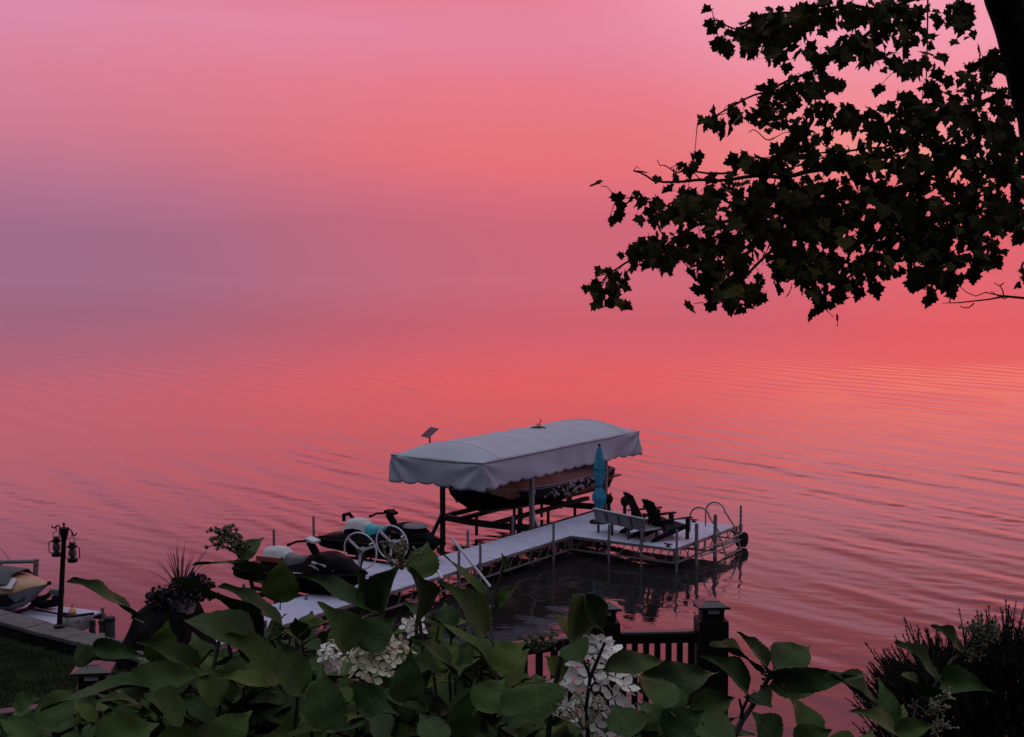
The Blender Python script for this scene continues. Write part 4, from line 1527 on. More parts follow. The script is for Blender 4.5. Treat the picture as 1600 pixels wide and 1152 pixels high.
def build_side_bits():
    # dark dinghy seat, pole, tarp heap, orange float, three piles
    b = at(70, 951, NDZ)
    root = empty('deck_tray', b, R(-10), 'dark boat-shaped tray lying on the short pale dock', 'tray')
    rows = []
    for i in range(13):
        x = -0.27 + 0.54 * i / 12
        w = 0.15 * (1 - (x / 0.28) ** 2) ** 0.5 + 0.004
        h = 0.08 + 0.14 * (x / 0.27) ** 2
        rows.append([Vector((x, -w, h + 0.05)), Vector((x, -w * 0.7, h * 0.4)), Vector((x, 0, 0.25 * h)), Vector((x, w * 0.7, h * 0.4)), Vector((x, w, h + 0.05))])
    o = link_mesh('tray_shell', MB().grid(rows).mesh('tray_shell', True), rubber_m, root)
    sm = o.modifiers.new('thickness', 'SOLIDIFY'); sm.thickness = 0.02
    MB().tube([(0.2, -0.05, 0.2), (0.27, 0, 0.3), (0.25, 0.06, 0.2)], 0.05, 8).build('tray_handle', rubber_m, root, smooth=True)
    p, q = at(52, 953, NDZ + 0.05), at(96, 960, NDZ + 0.05)
    root = empty('boat_pole', (p + q) / 2, 0, 'thin dark pole lying across the short pale dock', 'pole')
    M = root.matrix_basis.inverted()
    MB().tube([M @ p, M @ q], 0.018, 8).build('pole_shaft', rubber_m, root, smooth=True)
    MB().tube([M @ q, M @ (q + (q - p).normalized() * 0.16)], 0.045, 8).build('pole_grip', rubber_m, root, smooth=True)
    # tarpaulin over stacked gear beside the post
    c = at(118, 985, 0.62)
    root = empty('tarp_heap', c, R(-20), 'grey tarpaulin over a heap of gear to the right of the lantern post', 'tarpaulin')
    rows = []
    for i in range(27):
        u = -1 + 2 * i / 26
        r = []
        for j in range(21):
            v = -1 + 2 * j / 20
            e = min(1, (1 - abs(u)) * 3.2) * min(1, (1 - abs(v)) * 3.2)
            z = 0.02 + 0.26 * e ** 0.6 * (0.78 + 0.35 * noise.noise(Vector((u * 1.6, v * 1.6, 3)))) + 0.03 * noise.noise(Vector((u * 4, v * 4, 1))) * e ** .4
            r.append(Vector((u * 0.2 + 0.05 * noise.noise(Vector((u, v * 3, 5))), v * 0.35, max(0.0, z))))
        rows.append(r)
    link_mesh('tarp_sheet', MB().grid(rows).mesh('tarp_sheet', True), mat('tarp_grey', (0.10, 0.105, 0.11), rough=0.7, var=0.35, scale=5, bump=0.4), root)
    p, q = at(127, 955, 1.05), at(146, 959, 1.05)
    MB().tube([root.matrix_basis.inverted() @ (p - Vector((0.25, 0, 0.1))), root.matrix_basis.inverted() @ q], 0.025, 8).build('gear_pole', liftm, root, smooth=True)
    f = pt(113, 956, c.y + 0.15)
    root = empty('float_ball', f, 0, 'small orange float lying on top of the grey tarpaulin', 'float')
    MB().lathe([(0.012, -0.075), (0.05, -0.058), (0.075, 0), (0.055, 0.052), (0.022, 0.072), (0.016, 0.10)], n=16).build('ball', mat('float_orange', (0.60, 0.28, 0.13), rough=0.5), root, smooth=True)
    MB().tube([(0, 0.018, 0.1), (0, 0.022, 0.125), (0, -0.022, 0.125), (0, -0.018, 0.1)], 0.006, 5).build('eyelet', rubber_m, root)
    wood = mat('pile_wood', (0.045, 0.047, 0.05), rough=0.9, var=0.4, scale=7, bump=0.8, bscale=25)
    for i, (px, top, w, lab) in enumerate(((144.5, 970, 0.055, 'thin weathered mooring pile next to the grey tarpaulin'), (160, 970, 0.06, 'middle mooring pile of three, with a pale ring low on it'),
                                           (172.5, 965, 0.085, 'thickest weathered mooring pile, standing alone toward the planter'))):
        b = pt(px, 1000, 23.6)
        root = empty('mooring_pile', (b.x, b.y, -0.8), 0.3 * i, lab, 'pile', 'mooring piles by the lake wall')
        zt = pt(px, top, 23.6).z + 0.8
        MB().lathe([(w, 0), (w * 0.97, zt * 0.5), (w, zt - 0.03), (w * 0.85, zt)], n=12, fn=lambda a, z: 1 + 0.06 * math.sin(5 * a + z)).build('pile_shaft', wood, root, smooth=True)
        MB().lathe([(w * 1.12, zt - 0.05), (w * 1.15, zt - 0.01), (w * 0.9, zt + 0.015), (0.01, zt + 0.02)], n=12).build('pile_cap', liftm, root, smooth=True)
        if i == 1:
            MB().lathe([(w * 1.05, zt - 0.34), (w * 1.2, zt - 0.31), (w * 1.2, zt - 0.24), (w * 1.05, zt - 0.21)], n=14).build('pale_ring', ski_pale, root, smooth=True)


build_side_bits()

# ------------------------------------------------------------------ boulder and potted spike plant
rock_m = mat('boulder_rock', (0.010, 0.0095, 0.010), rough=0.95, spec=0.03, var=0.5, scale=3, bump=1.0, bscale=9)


def build_boulder():
    # angular block with a flat sloping top, on the lake wall's edge
    d = 21.2
    P = [pt(188, 1003, d), pt(211, 962, d), pt(262, 954, d + 0.2), pt(292, 955, d + 0.4), pt(312, 1005, d + 0.4)]
    c = sum((Vector(p) for p in P), Vector()) / 5
    c.z = ground_z(c.x, c.y - 0.8)
    root = empty('boulder', c, 0, 'large dark angular boulder under the flower pot', 'boulder')
    bm = bmesh.new()
    depth = 0.9
    zb = 0.55
    front = [Vector((p.x - c.x, -0.1, p.z - c.z)) for p in P]
    pts = []
    for q in front:
        pts.append(q)
        pts.append(q * 1.0 + Vector((0.05, depth, 0.06)))
    pts += [Vector((front[0].x - 0.25, -0.5, -0.4)), Vector((front[-1].x + 0.2, -0.6, -0.4)), Vector((front[0].x - 0.2, depth + 0.3, -0.5)), Vector((front[-1].x + 0.2, depth + 0.3, -0.5)),
            Vector((front[1].x + 0.12, -0.42, front[1].z - 0.24))]
    for p in pts:
        bm.verts.new(p)
    bmesh.ops.convex_hull(bm, input=bm.verts)
    bmesh.ops.subdivide_edges(bm, edges=bm.edges[:], cuts=3, use_grid_fill=True)
    for v in bm.verts:
        v.co += Vector((noise.noise(v.co * 2.2), noise.noise(v.co * 2.2 + Vector((7, 0, 0))), noise.noise(v.co * 2.2 + Vector((0, 7, 0))))) * 0.035
    me = bpy.data.meshes.new('rock')
    bm.to_mesh(me); bm.free()
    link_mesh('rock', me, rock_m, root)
    return root


build_boulder()


def build_planter():
    d = 21.6
    b = pt(283, 957, d)
    root = empty('flower_pot', b, 0, 'pale pot with a spiky grass plant and trailing dark flowers on the boulder', 'flower pot')
    MB().lathe([(0.20, 0.0), (0.27, 0.22), (0.29, 0.24), (0.29, 0.28), (0.25, 0.28), (0.24, 0.24)], n=24).build('pot', mat('pot_pale', (0.30, 0.30, 0.31), rough=0.7), root, smooth=True)
    soil = MB().lathe([(0.01, 0.22), (0.24, 0.235), (0.24, 0.24), (0.02, 0.25)], n=20).build('soil', soil_m, root)
    rnd = random.Random(21)
    blade = mat('spike_blade', (0.020, 0.017, 0.018), rough=0.7, spec=0.2, var=0.3)
    # sword-like blades fanning out
    for k in range(56):
        a = rnd.uniform(0, 2 * PI)
        lean = min(1.2, abs(rnd.gauss(0.58, 0.32)))
        L = rnd.uniform(0.62, 0.92)
        w = 0.012
        base = Vector((0.03 * math.cos(a), 0.03 * math.sin(a), 0.32))
        v, f = [], []
        side = Vector((-math.sin(a), math.cos(a), 0))
        for i in range(6):
            s = i / 5
            ang_ = lean * (0.75 + 0.4 * s)
            p = base + Vector((math.cos(a) * math.sin(ang_), math.sin(a) * math.sin(ang_), math.cos(ang_))) * L * s
            ww = w * (1 - s) ** 0.6 + 0.001
            v += [p - side * ww, p + side * ww]
            if i:
                f.append((2 * i - 2, 2 * i - 1, 2 * i + 1, 2 * i))
        pydata('blade', v, f, blade, root)
    # mound of leaves and trailing blossoms: real small faces
    v, f = [], []
    fv, ff = [], []

    def quad(V, Fc, p, s):
        n = Vector((rnd.gauss(0, 1), rnd.gauss(0, 1) - 0.4, rnd.gauss(0, 1) + 0.3)).normalized()
        u = n.cross(Vector((rnd.gauss(0, 1), rnd.gauss(0, 1), rnd.gauss(0, 1)))).normalized()
        w = n.cross(u)
        o = len(V)
        for k in range(6):
            aa = k * PI / 3
            V.append(p + u * math.cos(aa) * s + w * math.sin(aa) * s * 0.75 + n * (0.15 * s if k % 2 else 0))
        Fc.append(tuple(range(o, o + 6)))
    lobes = [((-0.32, -0.1, 0.22), 0.23, 420), ((0.02, -0.15, 0.34), 0.28, 420), ((0.28, -0.05, 0.42), 0.24, 360), ((-0.42, -0.05, 0.02), 0.13, 130), ((0.48, -0.05, 0.30), 0.09, 60), ((0.5, 0, 0.46), 0.07, 30), ((0.62, 0, 0.26), 0.05, 14)]
    for c, r, n in lobes:
        for k in range(n):
            q = Vector((rnd.gauss(0, 1), rnd.gauss(0, 1), rnd.gauss(0, 1))).normalized() * r * rnd.random() ** 0.35
            p = Vector(c) + q
            quad(v, f, p, rnd.uniform(0.022, 0.045))
            if rnd.random() < 0.16:
                quad(fv, ff, p + q * 0.12, rnd.uniform(0.02, 0.032))
    o = pydata('foliage', v, f, mat('pot_foliage', (0.016, 0.020, 0.016), rough=0.7, spec=0.2, var=0.5), root)
    tag(o, kind='stuff')
    o = pydata('blossoms', fv, ff, mat('pot_blossom', (0.075, 0.055, 0.13), rough=0.7, var=0.5, scale=9), root)
    tag(o, kind='stuff')


build_planter()


def build_far_bush():
    p = pt(-2, 888, 27.5)
    root = empty('shore_shrub', (p.x - 0.25, p.y, 0.4), 0, 'dark leafy shrub cut by the left edge of the photo above the small boat', 'shrub')
    rnd = random.Random(5)
    zc = p.z - 0.4
    MB().tube([(0, 0, -1.2), (0, 0, zc)], [0.05, 0.02], 8).build('stem', rock_m, root, smooth=True)
    v, f = [], []
    for k in range(500):
        q = Vector((rnd.gauss(0, 1), rnd.gauss(0, 1), rnd.gauss(0, 1))).normalized() * rnd.random() ** 0.5
        c = Vector((q.x * 0.34, q.y * 0.34, zc - 0.1 + q.z * 0.24))
        n = Vector((rnd.gauss(0, 1), rnd.gauss(0, 1), rnd.gauss(0, 1))).normalized()
        u = n.orthogonal().normalized()
        w = n.cross(u)
        s = rnd.uniform(0.02, 0.04)
        o = len(v)
        v += [c - u * s * 1.6, c + w * s * 0.7, c + u * s * 1.6, c - w * s * 0.7]
        f.append((o, o + 1, o + 2, o + 3))
    o = pydata('foliage', v, f, mat('shrub_leaf', (0.03, 0.022, 0.024), rough=0.8, var=0.4), root)
    tag(o, kind='stuff')


build_far_bush()

# ------------------------------------------------------------------ maple
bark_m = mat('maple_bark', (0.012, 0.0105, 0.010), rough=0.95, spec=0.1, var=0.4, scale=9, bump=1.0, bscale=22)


def leaf_material(name, col, trans=0.12, veins=True, rough=0.55):
    m = bpy.data.materials.new(name)
    m.use_nodes = True
    t = NT(m.node_tree)
    b = m.node_tree.nodes['Principled BSDF']
    oi = t.n('ShaderNodeObjectInfo')
    tcn = t.n('ShaderNodeTexCoord')
    nn = t.n('ShaderNodeTexNoise')
    nn.inputs['Scale'].default_value = 14.0
    nn.inputs['Detail'].default_value = 4.0
    t.link(tcn.outputs['Object'], nn.inputs['Vector'])
    c1 = t.ramp(oi.outputs['Random'], [(0.0, (col[0] * 0.6, col[1] * 0.66, col[2] * 0.75, 1)), (0.5, col + (1,)), (0.85, (col[0] * 1.25, col[1] * 1.15, col[2] * 0.8, 1)), (1.0, (col[0] * 1.7, col[1] * 1.35, col[2] * 0.7, 1))])
    c2 = t.mix(t.m('MULTIPLY', nn.outputs['Fac'], 0.55), c1, (col[0] * 0.45, col[1] * 0.5, col[2] * 0.5, 1))
    b.inputs['Roughness'].default_value = rough
    b.inputs['Specular IOR Level'].default_value = 0.10
    if veins:
        uv = t.n('ShaderNodeUVMap')
        sp = t.n('ShaderNodeSeparateXYZ')
        t.link(uv.outputs[0], sp.inputs[0])
        va = t.m('ABSOLUTE', t.m('SUBTRACT', sp.outputs[1], 0.5))
        w = t.m('SUBTRACT', sp.outputs[0], t.m('ADD', t.m('MULTIPLY', va, 0.35), t.m('MULTIPLY', t.m('MULTIPLY', va, va), 0.9)))
        w = t.m('MULTIPLY', w, 40.0)
        sn = t.m('SINE', w)
        rib = t.m('POWER', t.m('MULTIPLY', t.m('ADD', sn, 1.0), 0.5), 9.0)
        mid = t.m('LESS_THAN', va, 0.018)
        line = t.m('MAXIMUM', t.m('MULTIPLY', rib, 0.55), mid)
        c2 = t.mix(t.m('MULTIPLY', line, 0.35), c2, (col[0] * 1.7, col[1] * 1.5, col[2] * 1.6, 1))
        bp = t.n('ShaderNodeBump')
        bp.inputs['Strength'].default_value = 0.3
        bp.inputs['Distance'].default_value = 0.002
        t.link(t.m('SUBTRACT', t.m('MULTIPLY', sn, 0.35), line), bp.inputs['Height'])
        t.link(bp.outputs[0], b.inputs['Normal'])
    t.link(c2, b.inputs['Base Color'])
    tr = t.n('ShaderNodeBsdfTranslucent')
    t.link(c2, tr.inputs['Color'])
    mx = t.n('ShaderNodeMixShader')
    mx.inputs[0].default_value = trans
    out = m.node_tree.nodes['Material Output']
    t.link(b.outputs[0], mx.inputs[1]); t.link(tr.outputs[0], mx.inputs[2])
    t.link(mx.outputs[0], out.inputs[0])
    return m


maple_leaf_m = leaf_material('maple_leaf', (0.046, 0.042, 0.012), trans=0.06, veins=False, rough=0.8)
# half outline of a five-lobed leaf, stalk at the origin, tip at x = 1
HALF = [(0.02, 0.05), (-0.08, 0.19), (-0.10, 0.33), (0.05, 0.34), (0.15, 0.40), (0.23, 0.48), (0.34, 0.64), (0.41, 0.49), (0.49, 0.43), (0.59, 0.47), (0.56, 0.33), (0.62, 0.23), (0.76, 0.29), (0.79, 0.16), (0.90, 0.09), (1.0, 0.0)]


def maple_leaf_mesh(seed):
    rnd = random.Random(seed)
    j = lambda: rnd.uniform(-0.025, 0.025)
    up = [(x + j(), y + j()) for x, y in HALF[:-1]]
    dn = [(x + j(), -y + j()) for x, y in HALF[:-1]]
    fold, curl = rnd.uniform(-0.1, 0.6), rnd.uniform(-0.15, 0.7)
    z = lambda x, y: abs(y) * fold - curl * x * x - 0.25 * y * y * rnd.uniform(0.5, 1.5)
    ring = up + [(1.0, 0.0)] + dn[::-1]
    v = [(0.34, 0, z(0.34, 0)), (0, 0, 0)] + [(x, y, z(x, y)) for x, y in ring]
    f = []
    n = len(ring)
    for i in range(n - 1):
        f.append((0, 3 + i, 2 + i))
    f.append((0, 2, 1)); f.append((0, 1, 2 + n - 1))
    # stalk
    o = len(v)
    v += [(0, 0.012, 0), (0, -0.012, 0), (-0.32, 0.008, -0.10), (-0.32, -0.008, -0.10)]
    f.append((o, o + 1, o + 3, o + 2))
    me = bpy.data.meshes.new('maple_leaf')
    me.from_pydata(v, [], f)
    me.update()
    me.materials.append(maple_leaf_m)
    return me


def build_maple():
    rnd = random.Random(77)
    TD = 7.7
    foot = pt(1800, 1050, TD + 0.5)
    gz = ground_z(foot.x, foot.y)
    root = empty('maple_tree', (foot.x, foot.y, gz), 0, 'dark maple with a leaning trunk and leafy boughs hanging over the lake view', 'tree')
    O = Vector(root.location)

    def P(px, py, d):
        return pt(px, py, d) - O
    tr = [(1545, -420, 7.2), (1552, -200, 7.4), (1560, -40, 7.55), (1572, 10, 7.6), (1590, 65, 7.65), (1607, 130, 7.7), (1625, 200, 7.75), (1652, 310, 7.8), (1690, 460, 7.9), (1735, 660, 8.0), (1780, 880, 8.1), (1800, 1000, 8.15)]
    pts = [P(*q) for q in tr] + [Vector((0.02, 0, 0.25)), Vector((0.03, 0, -0.2))]
    rs = [0.06, 0.085, 0.098, 0.10, 0.105, 0.108, 0.115, 0.125, 0.135, 0.15, 0.165, 0.18, 0.22, 0.30]
    # finer rings with a little unevenness
    fp, fr_ = [], []
    for i in range(len(pts) - 1):
        for k in range(4):
            f = k / 4
            fp.append(pts[i].lerp(pts[i + 1], f) + Vector((noise.noise(Vector((i + f, 0, 2))) * 0.012, 0, 0)))
            fr_.append((rs[i] + (rs[i + 1] - rs[i]) * f) * (1 + 0.05 * noise.noise(Vector(((i + f) * 1.7, 5, 2)))))
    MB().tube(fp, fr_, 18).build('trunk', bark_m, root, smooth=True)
    # boughs: pixels of the photograph with a forward distance, bending towards and away from us
    B = {
        'L1': ([(1640, 285), (1600, 268), (1540, 262), (1480, 256), (1420, 256), (1360, 260), (1300, 264), (1240, 270), (1180, 276), (1120, 283), (1070, 284), (1020, 281), (990, 267)], 7.75, 7.0, 0.030, 0.004),
        'L2': ([(1480, 256), (1420, 288), (1350, 306), (1270, 318), (1210, 330), (1150, 345), (1090, 350), (1040, 385), (990, 410), (950, 430), (930, 462)], 7.55, 6.5, 0.018, 0.003),
        'L3': ([(1300, 313), (1230, 375), (1180, 420), (1150, 445), (1110, 480)], 7.2, 6.6, 0.014, 0.003),
        'L4': ([(1420, 288), (1370, 370), (1330, 430), (1275, 478)], 7.4, 6.7, 0.015, 0.003),
        'L5': ([(1540, 262), (1490, 340), (1455, 400), (1440, 445)], 7.6, 6.8, 0.014, 0.003),
        'L6': ([(1612, 150), (1560, 150), (1500, 172), (1430, 200), (1380, 232), (1300, 238), (1200, 246)], 7.7, 7.0, 0.017, 0.003),
        'L7': ([(1556, -110), (1500, -30), (1420, 0), (1390, 20), (1350, 58), (1310, 80), (1270, 110), (1220, 132), (1180, 152), (1130, 175), (1090, 192)], 7.5, 6.8, 0.018, 0.003),
        'L8': ([(1390, 20), (1330, 10), (1270, 20), (1200, 25), (1150, 40), (1115, 30)], 7.3, 6.7, 0.014, 0.003),
        'L9': ([(1450, -30), (1449, 60), (1447, 135)], 7.4, 7.3, 0.006, 0.003),
        'L10': ([(1640, 285), (1600, 300), (1560, 345), (1545, 390)], 7.7, 7.0, 0.02, 0.003),
        'L11': ([(1090, 350), (1060, 330), (1015, 315), (985, 313), (957, 302)], 6.75, 6.6, 0.008, 0.002),
        'L12': ([(1360, 306), (1280, 345), (1200, 372), (1120, 372), (1060, 400), (1000, 415)], 7.4, 6.6, 0.014, 0.003),
        'L13': ([(1350, 58), (1400, 100), (1440, 115)], 7.2, 7.0, 0.008, 0.003),
        'L14': ([(1150, 268), (1090, 268), (1060, 274), (1040, 262), (1027, 250)], 7.2, 7.0, 0.007, 0.002),
        'L15': ([(1105, 283), (1085, 270), (1088, 258)], 7.2, 7.1, 0.004, 0.002),
        'L16': ([(1210, 215), (1190, 214), (1170, 207)], 7.0, 6.9, 0.004, 0.002),
        'L17': ([(1300, 232), (1280, 218), (1264, 207)], 7.0, 6.9, 0.004, 0.002),
    }
    twigs = []
    for name, (q, d0, d1, r0, r1) in B.items():
        n = len(q)
        pl = []
        for i, (x, y) in enumerate(q):
            k = i / (n - 1)
            pl.append(P(x, y, d0 + (d1 - d0) * k + (0.06 * math.sin(i * 2.3) if 0 < i < n - 1 else 0)))
        dense, rr = [], []
        for i in range(n - 1):
            for k in range(3):
                f = k / 3
                g = (i + f) / (n - 1)
                dense.append(pl[i].lerp(pl[i + 1], f) + Vector((0, 0, 0.035 * noise.noise(Vector(((i + f) * 0.9, d0 * 3.1, 7))))))
                rr.append(r0 + (r1 - r0) * g ** 0.7)
        dense.append(pl[-1]); rr.append(r1)
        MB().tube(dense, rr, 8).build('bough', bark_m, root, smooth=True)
        twigs.append((name, dense, rr))
    # bare branch low on the right, from further along the trunk
    bare = [(1700, 520, 7.9), (1650, 478, 7.7), (1600, 466), (1570, 463), (1545, 468), (1500, 473), (1472, 474)]
    pl = [P(x, y, (r[0] if r else 7.6)) for x, y, *r in bare]
    bb = MB().tube(pl, [0.014, 0.011, 0.008, 0.007, 0.005, 0.004, 0.002], 6)
    for q in (((1570, 463), (1553, 460), (1540, 457), (1525, 463), (1510, 457), (1498, 446)), ((1569, 463), (1566, 452), (1562, 447), (1553, 442)), ((1562, 447), (1569, 442)),
              ((1484, 473), (1485, 464), (1493, 451)), ((1485, 464), (1477, 455)), ((1486, 465), (1496, 463)), ((1522, 474), (1514, 481), (1505, 481), (1500, 478)), ((1575, 464), (1570, 467), (1562, 464), (1548, 455))):
        bb.tube([P(x, y, 7.6) for x, y in q], [0.0042 - 0.0026 * i / len(q) for i in range(len(q))], 5)
    bb.build('bare_branch', bark_m, root, smooth=True)
    # leaves: hung on short twigs off the boughs, then in clumps
    L = []

    def add_leaf(p, s):
        L.append((p, s))
    tw = MB()
    dens = {'L1': 0.9, 'L2': 1.5, 'L6': 1.2, 'L7': 1.25, 'L8': 1.3, 'L9': 0.5, 'L10': 1.2, 'L11': 0.6, 'L12': 1.3, 'L13': 0.8, 'L14': 0.12, 'L15': 0.1, 'L16': 0, 'L17': 0.1}
    for name, dense, rr in twigs:
        d = dens.get(name, 1.3)
        N = len(dense)
        for i, p in enumerate(dense):
            if name in ('L1',) and i > N * 0.80:
                if rnd.random() > 0.15: continue
            k = rnd.random() * 1.2 + d * 0.8
            for q in range(int(k)):
                a = rnd.uniform(0, 2 * PI)
                off = Vector((math.cos(a) * rnd.uniform(0.02, 0.11), rnd.gauss(0, 0.10), -abs(rnd.gauss(0.03, 0.06)) + 0.03))
                e = p + off
                tw.tube([p, p.lerp(e, 0.5) + Vector((0, 0, 0.015)), e], [0.0026, 0.002, 0.0014], 4, caps=False)
                for w in range(rnd.choice((1, 1, 2))):
                    add_leaf(e + Vector((rnd.gauss(0, 0.02), rnd.gauss(0, 0.03), rnd.gauss(0, 0.015))), 0.043 + 0.042 * rnd.random() ** 1.3)
    C = [(1480, 200, 92, 42, 150, 7.2), (1410, 190, 50, 32, 50, 7.1), (1300, 172, 42, 16, 26, 7.0), (1345, 180, 36, 18, 26, 7.0),
         (1330, 330, 150, 55, 230, 7.0), (1470, 335, 95, 55, 150, 7.1), (1230, 350, 90, 55, 120, 6.8), (1170, 350, 70, 40, 60, 6.7), (1055, 325, 40, 26, 34, 6.6),
         (1015, 392, 45, 22, 36, 6.6), (955, 438, 24, 24, 26, 6.5), (1130, 430, 38, 32, 44, 6.6), (1160, 460, 34, 22, 24, 6.6), (1290, 425, 42, 30, 50, 6.7), (1292, 460, 30, 14, 20, 6.7),
         (1240, 420, 40, 26, 40, 6.7), (1360, 420, 30, 30, 36, 6.8), (1450, 400, 50, 36, 60, 6.9), (1475, 440, 28, 16, 20, 6.9), (1430, 430, 20, 14, 14, 6.8), (1535, 345, 40, 40, 56, 7.0), (1545, 400, 28, 18, 18, 7.0), (1596, 428, 8, 16, 8, 7.0),
         (1590, 340, 14, 30, 16, 7.1), (1165, 60, 46, 20, 54, 6.7), (1215, 35, 50, 26, 50, 6.8), (1290, 20, 60, 22, 56, 6.9), (1370, 15, 50, 18, 40, 7.0), (1500, 16, 22, 18, 22, 7.1), (1430, 35, 40, 30, 36, 7.1),
         (1330, 75, 40, 22, 34, 7.0), (1230, 140, 50, 16, 34, 6.8), (1280, 130, 40, 16, 26, 6.9), (1170, 172, 34, 12, 20, 6.8), (1120, 185, 26, 8, 12, 6.8), (1205, 195, 22, 8, 10, 6.8), (1440, 105, 46, 10, 24, 7.1), (1380, 90, 22, 10, 12, 7.0),
         (1350, 290, 220, 60, 170, 7.0), (1420, 390, 150, 50, 120, 6.9), (1250, 400, 140, 50, 90, 6.8), (1080, 380, 90, 50, 50, 6.6), (1500, 300, 100, 70, 100, 7.1), (1130, 330, 80, 40, 40, 6.7), (1020, 350, 40, 40, 18, 6.6),
         (1270, 50, 130, 36, 70, 6.9), (1440, 70, 90, 60, 60, 7.1), (1300, 205, 110, 26, 40, 6.9), (1230, 90, 60, 30, 10, 6.8), (1260, 165, 80, 22, 26, 6.9), (1480, 150, 90, 26, 50, 7.2), (1570, 290, 30, 50, 50, 7.2),
         (1530, 110, 26, 20, 28, 7.2), (1550, 95, 10, 20, 10, 7.2), (1570, 180, 20, 40, 40, 7.3), (1200, 250, 40, 14, 34, 6.9), (1240, 235, 30, 12, 18, 6.9), (1290, 245, 40, 12, 26, 7.0), (1110, 300, 40, 14, 26, 6.8), (1150, 255, 16, 8, 8, 6.9),
         (1100, 395, 46, 22, 40, 6.6), (1230, 300, 80, 22, 60, 6.9), (1550, 225, 40, 30, 50, 7.2), (1590, 235, 14, 26, 20, 7.2), (1400, 250, 90, 14, 50, 7.0), (970, 470, 10, 8, 4, 6.5), (1255, 82, 10, 6, 3, 6.8)]
    for cx, cy, rx, ry, n, d in C:
        for k in range(int(n * 0.82)):
            a, r = rnd.uniform(0, 2 * PI), rnd.random() ** 0.55
            dd = d + rnd.gauss(0, 0.28)
            add_leaf(P(cx + rx * r * math.cos(a), cy + ry * r * math.sin(a), dd), 0.043 + 0.047 * rnd.random() ** 1.4)
    # single leaves seen apart from the crown
    for x, y, s in ((966, 318, 0.075), (966, 330, 0.065), (1069, 255, 0.06), (1028, 276, 0.05), (1058, 273, 0.05), (1495, 12, 0.13), (1490, 20, 0.12), (1505, 24, 0.12)):
        add_leaf(P(x, y, 6.9), s)
    o = tw.build('twigs', bark_m, root)
    tag(o, kind='stuff')
    meshes = [maple_leaf_mesh(i) for i in range(16)]
    Ms = []
    for p, s in L:
        # tips droop; blades turned every way
        az_ = rnd.uniform(0, 2 * PI)
        dr = rnd.gauss(0.85, 0.45)
        x = Vector((math.cos(az_) * math.cos(dr), math.sin(az_) * math.cos(dr), -math.sin(dr)))
        n = Vector((rnd.gauss(0, 0.8), -0.8 + rnd.gauss(0, 0.8), rnd.gauss(0.7, 0.7)))
        n = (n - x * n.dot(x)).normalized()
        y = n.cross(x)
        M = Matrix((x, y, n)).transposed().to_4x4()
        M = Matrix.Translation(p) @ M @ Matrix.Scale(s, 4)
        Ms.append((p + O, M))
    order = sorted(range(len(Ms)), key=lambda i: Ms[i][0].y)
    own = set(order[:300])
    v, f = [], []
    for i, (w, M) in enumerate(Ms):
        me = meshes[i % 16]
        if i in own:
            ob = link_mesh('leaf', me, None, root)
            ob.matrix_basis = M
        else:
            o_ = len(v)
            v += [tuple(M @ q.co) for q in me.vertices]
            f += [tuple(k + o_ for k in q.vertices) for q in me.polygons]
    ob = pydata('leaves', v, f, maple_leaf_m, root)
    tag(ob, kind='stuff')


build_maple()

# ------------------------------------------------------------------ hydrangeas in front of the terrace
hyd_m = leaf_material('hydrangea_leaf', (0.050, 0.090, 0.028), trans=0.02, rough=0.55)
stem_m = mat('hydrangea_stem', (0.020, 0.014, 0.013), rough=0.8, var=0.3)
green_stem_m = mat('green_stem', (0.06, 0.065, 0.035), rough=0.8, var=0.25)
petal_m = mat('petal', (0.88, 0.90, 0.84), rough=0.8, spec=0.2, var=0.07, scale=30)
cream_petal_m = mat('cream_petal', (0.60, 0.60, 0.42), rough=0.8, spec=0.2, var=0.15, scale=20)
for _m in (petal_m, cream_petal_m):      # thin petals let light through
    _t = NT(_m.node_tree)
    _b = _m.node_tree.nodes['Principled BSDF']
    _c = _b.inputs['Base Color'].links[0].from_socket
    _tr = _t.n('ShaderNodeBsdfTranslucent')
    _t.link(_c, _tr.inputs['Color'])
    _mx = _t.n('ShaderNodeMixShader')
    _mx.inputs[0].default_value = 0.2
    _t.link(_b.outputs[0], _mx.inputs[1]); _t.link(_tr.outputs[0], _mx.inputs[2])
    _t.link(_mx.outputs[0], _m.node_tree.nodes['Material Output'].inputs[0])
bud_m = mat('bud', (0.055, 0.065, 0.030), rough=0.7, var=0.4, scale=30)
bud_olive_m = mat('bud_olive', (0.12, 0.12, 0.06), rough=0.7, var=0.35, scale=30)
bud_pale_m = mat('bud_pale', (0.20, 0.20, 0.12), rough=0.7, var=0.3, scale=30)


